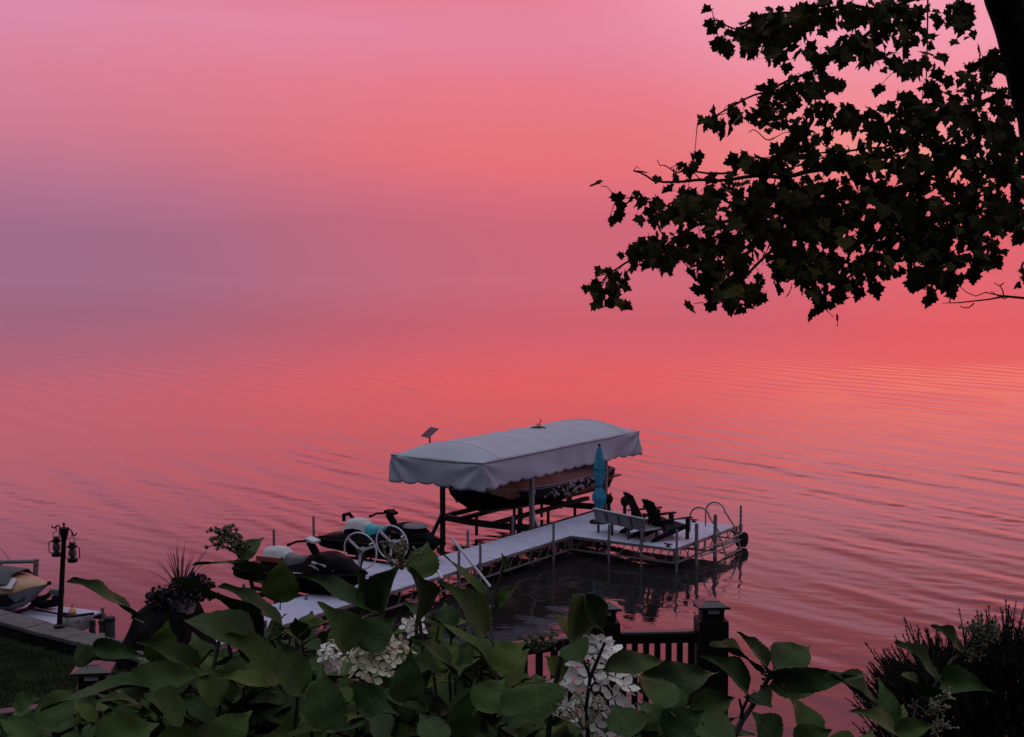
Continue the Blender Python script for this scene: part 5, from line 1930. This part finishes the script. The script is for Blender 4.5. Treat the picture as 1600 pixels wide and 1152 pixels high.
def hyd_leaf_mesh(seed, ratio=0.52, droop=0.25, fold=0.3, nx=22):
    """a toothed oval leaf of length 1 along x, base at the origin"""
    rnd = random.Random(seed)
    cols = [-1, -0.93, -0.5, 0, 0.5, 0.93, 1]
    v, f, uv = [], [], []
    wv = rnd.uniform(0, 6.28)
    for i in range(nx + 1):
        u = i / nx
        w = ratio * 0.5 * max(0, math.sin(PI * min(1, u ** 0.70))) ** 0.95 * (1 - 0.16 * u) * 1.10 + 0.003
        if u > 0.72: w *= 1 - 0.38 * math.sin((u - 0.72) / 0.28 * PI)
        for c in cols:
            cc = c
            if abs(c) == 1:
                cc = c * (1.0 + (0.045 if i % 2 else -0.02) + rnd.uniform(-0.02, 0.02))
            y = cc * w
            z = fold * abs(y) - droop * u * u + 0.030 * math.sin(u * 7 + wv) * abs(c) + 0.016 * math.sin(u * 13 + c * 2 + wv) + 0.05 * c * math.sin(u * 3 + wv)
            v.append((u, y, z)); uv.append((u, 0.5 + 0.5 * c * w / (ratio * 0.5)))
    # lay the chord from base to tip along x
    ca = math.atan(droop)
    sc1 = 1 / math.hypot(1, droop)
    v = [((x * math.cos(ca) - z * math.sin(ca)) * sc1, y * sc1, (x * math.sin(ca) + z * math.cos(ca)) * sc1) for x, y, z in v]
    n = len(cols)
    for i in range(nx):
        for k in range(n - 1):
            f.append((i * n + k, (i + 1) * n + k, (i + 1) * n + k + 1, i * n + k + 1))
    o = len(v)
    v += [(-0.16, -0.016, 0.01), (-0.16, 0.016, 0.01), (0.03, -0.012, -0.004), (0.03, 0.012, -0.004), (-0.16, 0, -0.015), (0.03, 0, -0.02)]
    uv += [(0, 0.5)] * 6
    f += [(o, o + 1, o + 3, o + 2), (o, o + 2, o + 5, o + 4), (o + 1, o + 4, o + 5, o + 3)]
    me = bpy.data.meshes.new('hydrangea_leaf')
    me.from_pydata(v, [], f)
    me.update()
    ul = me.uv_layers.new(name='UVMap')
    for lp in me.loops:
        ul.data[lp.index].uv = uv[lp.vertex_index]
    me.polygons.foreach_set('use_smooth', [True] * len(me.polygons))
    me.materials.append(hyd_m)
    return me


HL = [hyd_leaf_mesh(i, 0.50 + 0.05 * (i % 4), [0.12, 0.3, 0.45, 0.2, 0.6][i % 5], [0.25, 0.5, 0.75][i % 3]) for i in range(12)]
HWIDE = [hyd_leaf_mesh(30 + i, 0.78, [0.05, 0.2, 0.3][i % 3], [0.2, 0.38][i % 2]) for i in range(4)]
HNARROW = [hyd_leaf_mesh(50 + i, 0.30, [0.1, 0.3, 0.5][i % 3], 0.5) for i in range(4)]


def floret_mesh(m, seed):
    rnd = random.Random(seed)
    v, f = [], []
    for k in range(4):
        a0 = k * PI / 2 + rnd.uniform(-0.15, 0.15)
        o = len(v)
        cup = rnd.uniform(0.05, 0.35)
        for r, s in ((0.06, 0.0), (0.45, -0.52), (0.80, -0.42), (1.0, 0.0), (0.80, 0.42), (0.45, 0.52), (0.5, 0.0)):
            ww = 0.62 * s
            v.append((r * math.cos(a0) - ww * math.sin(a0), r * math.sin(a0) + ww * math.cos(a0), cup * r * r + (-0.06 if s == 0 and r == 0.5 else 0) + 0.02 * (k % 2)))
        f += [(o, o + 1, o + 6), (o + 1, o + 2, o + 6), (o + 2, o + 3, o + 6), (o + 3, o + 4, o + 6), (o + 4, o + 5, o + 6), (o + 5, o, o + 6)]
    o = len(v)
    for k in range(5):
        a = k * 2 * PI / 5
        v.append((0.09 * math.cos(a), 0.09 * math.sin(a), 0.05))
    v.append((0, 0, 0.11))
    f += [(o + k, o + (k + 1) % 5, o + 5) for k in range(5)]
    me = bpy.data.meshes.new('floret')
    me.from_pydata(v, [], f)
    me.update()
    me.materials.append(m)
    return me


FW = [floret_mesh(petal_m, i) for i in range(4)]
FC = [floret_mesh(cream_petal_m, 9 + i) for i in range(4)]


def frame(x, n):
    x = x.normalized()
    n = (n - x * n.dot(x)).normalized()
    return Matrix((x, n.cross(x), n)).transposed().to_4x4()


class Shrub:
    def __init__(s, px, dist, label, seed):
        b = pt(px, 1152, dist)
        b.z = ground_z(b.x, b.y)
        s.root = empty('hydrangea_shrub', b, 0, label, 'shrub', 'hydrangeas before the railing')
        s.O = Vector(b)
        s.rnd = random.Random(seed)
        s.stems = MB()
        s.count = 0

    def leaf(s, base, tip, nrm, kind=None, wscale=1.0):
        L = (tip - base).length
        me = s.rnd.choice(kind or HL)
        o = link_mesh('leaf', me, None, s.root)
        M = Matrix.Translation(base - s.O) @ frame(tip - base, nrm) @ Matrix.Diagonal((L, L * wscale, L, 1))
        o.matrix_basis = M
        s.count += 1
        return o

    def hero(s, b, t, width, d0, d1, tilt=0.0, kind=None, face=1.0):
        """leaf between two pixels of the photograph; width in pixels; tilt turns the blade about its length"""
        B, T = pt(*b, d0), pt(*t, d1)
        view = (Vector((0, 0, H)) - (B + T) / 2).normalized()
        x = (T - B).normalized()
        n = (view * face + Vector((0, 0, 0.85))).normalized()
        n = (n - x * n.dot(x)).normalized()
        n = Matrix.Rotation(R(tilt), 3, x) @ n
        L = (T - B).length
        px_len = math.hypot(b[0] - t[0], b[1] - t[1])
        w = width / max(px_len, 1) * (px_len / F * (d0 + d1) / 2) / L     # width as a share of the length
        base = {id(HL): 0.6}.get(0)
        r = w / max(0.35, abs(math.cos(R(tilt))))
        if r > 0.68: kd, k0 = HWIDE, 0.78
        elif r < 0.40: kd, k0 = HNARROW, 0.30
        else: kd, k0 = HL, 0.57
        return s.leaf(B, T, n, kd, r / k0 * 1.05)

    def stem(s, pts, r0=0.006, r1=0.003, green=False):
        n = len(pts)
        s.stems.tube([p - s.O for p in pts], [r0 + (r1 - r0) * i / (n - 1) for i in range(n)], 6)

    def shoot(s, top, lean, nodes, size):
        """a cane from the ground to the point top, with pairs of opposite leaves"""
        rnd = s.rnd
        gz = ground_z(top.x, top.y)
        foot = Vector((top.x + lean.x, top.y + lean.y, gz))
        mid = foot.lerp(top, 0.55) + Vector((rnd.gauss(0, 0.03), rnd.gauss(0, 0.03), 0.03))
        pts = []
        for k in range(8):
            f = k / 7
            pts.append(foot * (1 - f) ** 2 + mid * 2 * f * (1 - f) + top * f * f)
        s.stem(pts, 0.006, 0.0028)
        rot = rnd.uniform(0, PI)
        L = (top - foot).length
        for k in range(nodes):
            f = max(0.25, 1 - (0.015 + 0.075 * k) / L * 1.0)
            p = foot * (1 - f) ** 2 + mid * 2 * f * (1 - f) + top * f * f
            rot += PI / 2 + rnd.gauss(0, 0.25)
            for sgn in (0, PI):
                if rnd.random() < 0.08: continue
                a = rot + sgn
                el_ = rnd.gauss(0.28 if k < 2 else -0.08, 0.3)
                d = Vector((math.cos(a) * math.cos(el_), math.sin(a) * math.cos(el_), math.sin(el_)))
                ln = size * rnd.uniform(0.75, 1.2) * (0.6 if k == 0 else 1.0)
                nrm = Vector((rnd.gauss(0, 0.25), rnd.gauss(0, 0.25) - 0.15, 1))
                b = p + d * 0.02
                s.leaf(b, b + d * ln, nrm, None, rnd.uniform(0.85, 1.2))

    def flower(s, c, ax, L, r0, n, meshes, size, label=None):
        """a cone of four-petalled florets on a stalk"""
        rnd = s.rnd
        core = MB()
        core.tube([c - s.O - ax * 0.16, c - s.O, c - s.O + ax * L], [0.004, 0.004, 0.0015], 6)
        pts = []
        for k in range(n):
            f = (k + 0.5) / n
            h = L * (1 - f ** 0.75) * 1.0
            rr = r0 * (1 - (h / L) ** 2.6) * rnd.uniform(0.78, 1.08)
            a = k * 2.39996
            u = ax.orthogonal().normalized()
            v = ax.cross(u)
            rad = u * math.cos(a) + v * math.sin(a)
            p = c + ax * h + rad * rr
            pts.append((p, (rad + Vector((0, 0, 0.9)) + ax * (0.3 + 0.6 * h / L)).normalized()))
            if k % 3 == 0:
                core.tube([c - s.O + ax * h * 0.8, p - s.O], [0.0018, 0.001], 4, caps=False)
        head = core.build('flower_head', green_stem_m, s.root, label=label)
        for p, nr in pts:
            o = link_mesh('floret', rnd.choice(meshes), None, head)
            nr = (nr + Vector((rnd.gauss(0, 0.3), rnd.gauss(0, 0.3), rnd.gauss(0, 0.3)))).normalized()
            sz = size * rnd.uniform(0.8, 1.2)
            o.matrix_basis = Matrix.Translation(p - s.O) @ frame(nr.orthogonal(), nr) @ Matrix.Rotation(rnd.uniform(0, 6.28), 4, 'Z') @ Matrix.Scale(sz, 4)

    def buds(s, stem_px, tips, d, m, size=0.0045, fork=0.5):
        """a loose bud cluster: forked stalks with little round buds at pixels tips"""
        rnd = s.rnd
        g = MB()
        c = pt(*stem_px, d) - s.O
        for (x, y) in tips:
            e = pt(x, y, d + rnd.gauss(0, 0.02)) - s.O
            midp = c.lerp(e, fork) + Vector((rnd.gauss(0, 0.006), 0, rnd.gauss(0, 0.006)))
            g.tube([c, midp, e], [0.002, 0.0015, 0.001], 5, caps=False)
            for q in range(5):
                b = e + Vector((rnd.gauss(0, 0.007), rnd.gauss(0, 0.007), rnd.gauss(0, 0.006)))
                rr = size * rnd.uniform(0.7, 1.2)
                g.tube([e, b], 0.0008, 3, caps=False)
                o = len(g.v)
                g.v += [tuple(b + Vector(w) * rr) for w in ((1, 0, 0), (-1, 0, 0), (0, 1, 0), (0, -1, 0), (0, 0, 1.2), (0, 0, -1))]
                g.f += [tuple(o + k for k in t) for t in ((0, 2, 4), (2, 1, 4), (1, 3, 4), (3, 0, 4), (2, 0, 5), (1, 2, 5), (3, 1, 5), (0, 3, 5))]
        g.build('bud_cluster', m, s.root)

    def done(s):
        o = s.stems.build('stems', stem_m, s.root, smooth=True)


ENV = [(-80, 1095), (0, 1092), (60, 1085), (120, 1068), (200, 1045), (235, 1000), (300, 985), (350, 1000), (400, 960), (450, 950), (520, 965), (560, 945), (600, 925), (680, 925), (750, 975), (800, 1000),
       (850, 1030), (900, 1050), (950, 1075), (1000, 1065), (1100, 1062), (1150, 1100), (1200, 1120), (1250, 1140), (1300, 1160), (1350, 1130), (1400, 1115), (1450, 1125), (1500, 1160), (1620, 1180)]


def env(x):
    for (a, b), (c, d) in zip(ENV, ENV[1:]):
        if x <= c:
            return b + (d - b) * (x - a) / (c - a)
    return ENV[-1][1]


def build_hydrangeas():
    S = [Shrub(110, 2.75, 'hydrangea at the far left below the lantern post, dark leaves only', 1),
         Shrub(380, 2.7, 'hydrangea with one tall bud cluster standing up beside the near jet ski', 2),
         Shrub(650, 2.65, 'hydrangea with the half-hidden cream flower head, below the walkway', 3),
         Shrub(930, 2.55, 'hydrangea with the big white flower head in front of the railing', 4),
         Shrub(1270, 2.5, 'hydrangea of loose upright sprays right of the railing, with pale buds', 5)]
    bounds = [240, 520, 790, 1080, 1700]

    def sh(x):
        for i, b in enumerate(bounds):
            if x < b: return S[i]
        return S[-1]
    rnd = random.Random(99)
    # leafy canes filling the bank of foliage
    n = 290
    for k in range(n):
        x = -60 + 1420 * (k + rnd.random()) / n
        e = env(x)
        if x > 1130 and rnd.random() < 0.7: continue
        deep = k % 4
        y = e + rnd.uniform(42, 70) + deep * rnd.uniform(14, 42)
        if y > 1240: continue
        d = 2.45 + 0.65 * rnd.random() + (0.15 if deep == 0 else -0.05 * deep)
        # keep open the two places where flower heads show
        if abs(x - 590) < 75 and y < 1085: y = 1085 + rnd.uniform(0, 30)
        if abs(x - 925) < 85 and y < 1150: y = 1165 + rnd.uniform(0, 30)
        s = sh(x)
        s.shoot(pt(x, y, d), Vector((rnd.gauss(0, 0.08), rnd.gauss(0.05, 0.08), 0)), rnd.choice((3, 3, 4)), 0.125)
    A = lambda *a, **k: sh(a[1][0] if a[0] is None else a[0][0]).hero(*a, **k)
    # the leaves that stand out in the photograph: base, tip, width in pixels, distance at base and tip, tilt
    for b, t, w, d0, d1, tl in [
        ((209, 966), (106, 907), 40, 2.6, 2.5, 25), ((404, 908), (300, 883), 30, 2.6, 2.45, 20), ((372, 873), (414, 839), 32, 2.55, 2.6, 15), ((438, 942), (441, 870), 54, 2.5, 2.5, 0),
        ((392, 1012), (272, 906), 40, 2.55, 2.35, 35), ((442, 985), (342, 915), 44, 2.55, 2.5, 25), ((572, 952), (476, 901), 44, 2.55, 2.5, 10),
        ((405, 1032), (268, 966), 88, 2.45, 2.3, 5), ((312, 1062), (212, 1004), 66, 2.4, 2.3, 10), ((432, 1062), (352, 990), 66, 2.4, 2.35, 10), ((250, 1040), (262, 968), 50, 2.5, 2.5, 10),
        ((570, 955), (558, 890), 46, 2.6, 2.55, 10), ((588, 950), (630, 878), 52, 2.6, 2.55, 15), ((655, 905), (668, 846), 48, 2.6, 2.65, 5), ((656, 968), (642, 886), 76, 2.5, 2.4, 0), ((758, 955), (688, 864), 34, 2.6, 2.6, 30),
        ((758, 990), (686, 906), 66, 2.5, 2.45, 10), ((775, 945), (812, 915), 26, 2.6, 2.6, 15), ((790, 890), (783, 864), 12, 2.6, 2.6, 20), ((900, 1010), (890, 920), 88, 2.35, 2.25, 0), ((915, 925), (942, 987), 34, 2.3, 2.35, 30),
        ((893, 1003), (862, 955), 44, 2.3, 2.3, 45), ((893, 1005), (912, 1040), 48, 2.25, 2.2, 10), ((942, 1046), (1045, 1036), 34, 2.2, 2.3, 15), ((990, 1075), (1118, 1052), 44, 2.35, 2.5, 30), ((1045, 1110), (985, 1048), 50, 2.2, 2.3, 30),
        ((1060, 1120), (1000, 1055), 54, 2.25, 2.35, 10), ((1075, 1115), (1150, 1090), 48, 2.35, 2.4, 20), ((1196, 1052), (1150, 987), 46, 2.45, 2.4, 10), ((1192, 1052), (1110, 1004), 26, 2.45, 2.35, 40), ((1207, 1050), (1264, 1010), 50, 2.45, 2.55, 15),
        ((1212, 1060), (1355, 1055), 24, 2.45, 2.3, 55), ((1166, 1090), (1098, 1024), 56, 2.4, 2.35, 15), ((1202, 1072), (1290, 1070), 28, 2.45, 2.5, 40), ((1180, 1082), (1206, 1106), 40, 2.45, 2.4, 10),
        ((1388, 1128), (1292, 1050), 56, 2.4, 2.3, 25), ((1398, 1155), (1328, 1110), 66, 2.2, 2.15, 10), ((1392, 1140), (1372, 1058), 40, 2.25, 2.3, 15), ((1396, 1135), (1413, 1099), 22, 2.25, 2.3, 15), ((1398, 1145), (1462, 1134), 34, 2.2, 2.2, 20),
        ((1507, 1022), (1456, 976), 30, 2.6, 2.55, 15), ((1468, 1066), (1400, 1001), 32, 2.5, 2.45, 25), ((1432, 1105), (1398, 1058), 54, 2.45, 2.35, 5), ((1440, 1092), (1478, 1082), 22, 2.4, 2.45, 30), ((1474, 1066), (1556, 1084), 48, 2.5, 2.4, 15),
        ((1270, 1165), (1222, 1070), 40, 2.3, 2.4, 35), ((1215, 1165), (1176, 1112), 60, 2.3, 2.3, 15), ((1245, 1170), (1300, 1140), 50, 2.3, 2.3, 20), ((1150, 1165), (1085, 1140), 90, 2.1, 2.1, 15),
        ((634, 1096), (642, 1012), 54, 2.2, 2.2, 5), ((704, 1052), (642, 998), 48, 2.3, 2.25, 20), ((766, 1046), (668, 964), 40, 2.35, 2.35, 30), ((768, 1045), (824, 1002), 50, 2.35, 2.4, 15), ((838, 1068), (842, 1140), 84, 2.15, 2.1, 0),
        ((506, 1142), (502, 1040), 56, 2.15, 2.2, 5), ((470, 1085), (430, 1000), 56, 2.3, 2.3, 20), ((540, 1020), (498, 940), 54, 2.4, 2.4, 30), ((560, 1010), (620, 965), 50, 2.45, 2.5, 25), ((235, 1078), (62, 1112), 46, 2.3, 2.2, 20),
        ((190, 1072), (330, 1052), 52, 2.3, 2.3, 20), ((60, 1140), (120, 1070), 52, 2.2, 2.3, 15), ((20, 1100), (62, 1092), 30, 2.3, 2.3, 20), ((60, 1165), (-20, 1118), 50, 2.1, 2.1, 15), ((150, 1170), (250, 1130), 70, 2.05, 2.1, 15),
        ((330, 1170), (395, 1110), 46, 2.15, 2.2, 20), ((420, 1080), (340, 1060), 50, 2.3, 2.25, 20), ((135, 1040), (120, 1002), 44, 2.5, 2.5, 20), ((148, 1012), (238, 1030), 34, 2.5, 2.5, 25), ((690, 1165), (655, 1115), 44, 2.05, 2.1, 10),
        ((560, 1110), (610, 1075), 60, 2.2, 2.2, 20), ((745, 1110), (790, 1060), 50, 2.25, 2.3, 15), ((720, 1150), (745, 1060), 46, 2.3, 2.3, 10), ((880, 1060), (850, 1025), 50, 2.3, 2.3, 20), ((990, 1150), (955, 1100), 60, 2.15, 2.2, 20),
        ((820, 1090), (775, 1120), 48, 2.2, 2.2, 15), ((610, 1150), (570, 1120), 56, 2.15, 2.15, 10), ((290, 1120), (225, 1085), 62, 2.25, 2.2, 10), ((345, 1100), (300, 1040), 60, 2.3, 2.3, 15), ((1040, 1150), (1100, 1110), 56, 2.2, 2.2, 20),
    ]:
        xx = 0.5 * (b[0] + t[0])
        sh(xx).hero(b, t, w, d0, d1, tl)
    # stems seen among them
    for pts, r in [([(340, 1120, 2.5), (330, 1060, 2.55), (345, 990, 2.6), (395, 920, 2.6), (385, 875, 2.58), (362, 848, 2.56)], 0.005), ([(350, 955, 2.6), (356, 1000, 2.6), (372, 1080, 2.6), (390, 1150, 2.55)], 0.005),
                   ([(470, 1010, 2.5), (462, 1000, 2.5), (478, 1060, 2.5), (470, 1130, 2.5)], 0.0045), ([(578, 962, 2.55), (582, 1000, 2.5), (584, 1080, 2.45), (584, 1160, 2.4)], 0.005), ([(656, 970, 2.5), (660, 1010, 2.5), (668, 1100, 2.45)], 0.005),
                   ([(762, 968, 2.6), (760, 930, 2.6), (752, 955, 2.6)], 0.003), ([(786, 886, 2.6), (775, 925, 2.6), (765, 962, 2.58), (772, 1020, 2.5), (780, 1100, 2.45)], 0.004), ([(800, 925, 2.6), (775, 948, 2.6), (764, 962, 2.6)], 0.003),
                   ([(884, 1000, 2.28), (872, 1050, 2.27), (860, 1110, 2.3), (856, 1160, 2.3)], 0.006), ([(945, 1004, 2.15), (932, 1035, 2.15), (922, 1060, 2.17), (915, 1110, 2.2), (920, 1160, 2.25)], 0.004), ([(912, 1032, 2.15), (920, 1052, 2.16), (922, 1062, 2.17)], 0.003),
                   ([(1206, 1048, 2.45), (1185, 1090, 2.45), (1160, 1125, 2.4), (1140, 1165, 2.35)], 0.006), ([(1170, 1088, 2.4), (1160, 1110, 2.4), (1158, 1122, 2.4)], 0.004), ([(1155, 1092, 2.4), (1160, 1112, 2.4)], 0.003),
                   ([(1510, 1015, 2.6), (1488, 1030, 2.55), (1462, 1070, 2.5), (1432, 1105, 2.45), (1422, 1150, 2.4)], 0.004), ([(1530, 990, 2.6), (1512, 1008, 2.6), (1506, 1022, 2.6)], 0.003), ([(1450, 1115, 2.4), (1436, 1130, 2.4), (1425, 1155, 2.4)], 0.003), ([(1300, 1052, 2.3), (1395, 1120, 2.4), (1398, 1170, 2.4)], 0.004)]:
        q = [pt(*p) for p in pts]
        sh(pts[0][0]).stem(q, r * 0.7, r)
    # flower heads
    c = pt(925, 1062, 2.36)
    S[3].flower(c + Vector((0, 0, -0.045)), Vector((0.10, -0.25, 0.95)).normalized(), 0.13, 0.074, 58, FW, 0.0235)
    S[3].flower(pt(940, 1120, 2.40) + Vector((0, 0, -0.03)), Vector((0.35, -0.5, -0.45)).normalized(), 0.06, 0.04, 14, FW, 0.023)
    S[2].flower(pt(592, 1012, 2.50) + Vector((0, 0, -0.03)), Vector((-0.1, -0.2, 0.95)).normalized(), 0.05, 0.058, 34, FC, 0.019, label='half-hidden cream flower head')
    S[2].flower(pt(532, 1024, 2.6), Vector((-0.7, -0.4, 0.2)).normalized(), 0.04, 0.03, 16, FW, 0.016)
    S[2].flower(pt(648, 985, 2.62), Vector((0.2, -0.5, 0.6)).normalized(), 0.03, 0.018, 7, FW, 0.016)
    # buds
    r2 = random.Random(3)
    S[1].buds((382, 862), [(335, 830), (342, 826), (350, 829), (360, 827), (366, 834), (338, 842), (348, 840), (358, 842), (366, 846), (333, 852), (344, 854), (354, 856), (362, 858), (378, 846), (384, 848)], 2.56, bud_m)
    S[2].buds((628, 890), [(612 + r2.gauss(12, 16), 858 + r2.gauss(4, 10)) for k in range(13)], 2.55, bud_olive_m, size=0.0036)
    S[3].buds((912, 1140), [(895 + r2.gauss(20, 26), 1098 + r2.gauss(8, 10)) for k in range(11)], 2.15, bud_pale_m, size=0.003)
    S[3].buds((838, 1020), [(842 + r2.gauss(0, 12), 1006 + r2.gauss(0, 5)) for k in range(9)], 2.4, bud_m)
    S[4].buds((1448, 1118), [(1462 + r2.gauss(0, 10), 1102 + r2.gauss(0, 8)) for k in range(13)], 2.4, bud_pale_m, size=0.0034)
    S[4].buds((1460, 1140), [(1470 + r2.gauss(0, 6), 1134 + r2.gauss(0, 5)) for k in range(7)], 2.4, bud_pale_m, size=0.003)
    S[4].buds((1514, 1008), [(1515 + r2.gauss(3, 4), 982 + r2.gauss(0, 4)) for k in range(4)] + [(1536 + r2.gauss(0, 6), 985 + r2.gauss(0, 8)) for k in range(9)] + [(1552 + r2.gauss(0, 5), 982 + r2.gauss(0, 6)) for k in range(8)] + [(1540 + r2.gauss(0, 9), 1003 + r2.gauss(0, 6)) for k in range(6)], 2.6, bud_m, size=0.004)
    S[4].buds((1530, 1035), [(1518 + r2.gauss(4, 8), 1024 + r2.gauss(0, 6)) for k in range(10)], 2.7, bud_m)
    for s in S:
        s.done()
        print('leaves', s.root.name, s.count)


build_hydrangeas()

# ------------------------------------------------------------------ dark yew on the right
yew_m = mat('yew_needle', (0.010, 0.016, 0.008), rough=0.85, spec=0.1, var=0.5, scale=5)


def build_yew():
    d = 4.6
    c = pt(1545, 1180, d)
    gz = ground_z(c.x, c.y)
    root = empty('yew_shrub', (c.x, c.y, gz), 0, 'nearly black spiky evergreen in the lower right corner', 'shrub')
    O = Vector(root.location)
    rnd = random.Random(31)
    top = [(1372, 1090), (1395, 1062), (1420, 1040), (1450, 1032), (1480, 1030), (1510, 1030), (1530, 1015), (1560, 1000), (1590, 1010), (1640, 1000), (1700, 1040), (1740, 1100)]
    MB().tube([(0, 0, -0.1), (0.02, 0, 0.35), (0.0, 0.02, 0.7)], [0.03, 0.025, 0.012], 8).build('trunk', bark_m, root, smooth=True)
    v, f = [], []
    br = MB()

    def spray(p, dr, L):
        dr = dr.normalized()
        bend = Vector((0, 0, 0.35))
        prev = p
        n = int(L / 0.008)
        for k in range(n):
            s = k / n
            q = p + dr * L * s + bend * (L * s * s)
            t = (dr + bend * 2 * s).normalized()
            for j in range(2):
                a = rnd.uniform(0, 2 * PI)
                u = t.orthogonal().normalized()
                u = Matrix.Rotation(a, 3, t) @ u
                nd = (u * 0.8 + t * 0.9).normalized() * rnd.uniform(0.020, 0.036) * (1 - 0.5 * s)
                w = t.cross(u) * 0.0028
                o = len(v)
                v.extend([q - w, q + w, q + nd])
                f.append((o, o + 1, o + 2))
        br.tube([p, p + dr * L * 0.5 + bend * L * 0.25, p + dr * L + bend * L], [0.0025, 0.002, 0.0012], 4, caps=False)

    def topy(x):
        for (a, b), (c_, d_) in zip(top, top[1:]):
            if x <= c_:
                return b + (d_ - b) * (x - a) / (c_ - a)
        return top[-1][1]
    for k in range(2100):
        x = rnd.uniform(1374, 1740)
        edge = rnd.random() < 0.42
        y0 = topy(x)
        y = y0 + 9 + (rnd.uniform(14, 34) if edge else rnd.uniform(24, 240))
        dd = d + rnd.gauss(0, 0.2) + (y0 - 1040) * 0.001
        p = pt(x, y, dd) - O
        dr = Vector(((x - 1545) / 260 + rnd.gauss(0, 0.3) - (0.5 if x < 1440 else 0), rnd.gauss(-0.15, 0.4), 0.75 + rnd.gauss(0, 0.25)))
        spray(p, dr, rnd.uniform(0.06, 0.12) if rnd.random() < 0.8 else rnd.uniform(0.12, 0.17))
    # heart of the bush: older inner twigs
    for k in range(1800):
        x = rnd.uniform(1385, 1740)
        y = topy(x) + rnd.uniform(34, 260)
        p = pt(x, y, d + 0.25 + rnd.random() * 0.3) - O
        spray(p, Vector((rnd.gauss(0, 0.6), rnd.gauss(0, 0.6), 0.4)), 0.11)
    o = pydata('foliage', v, f, yew_m, root)
    tag(o, kind='stuff')
    o = br.build('twigs', bark_m, root)
    tag(o, kind='stuff')


build_yew()
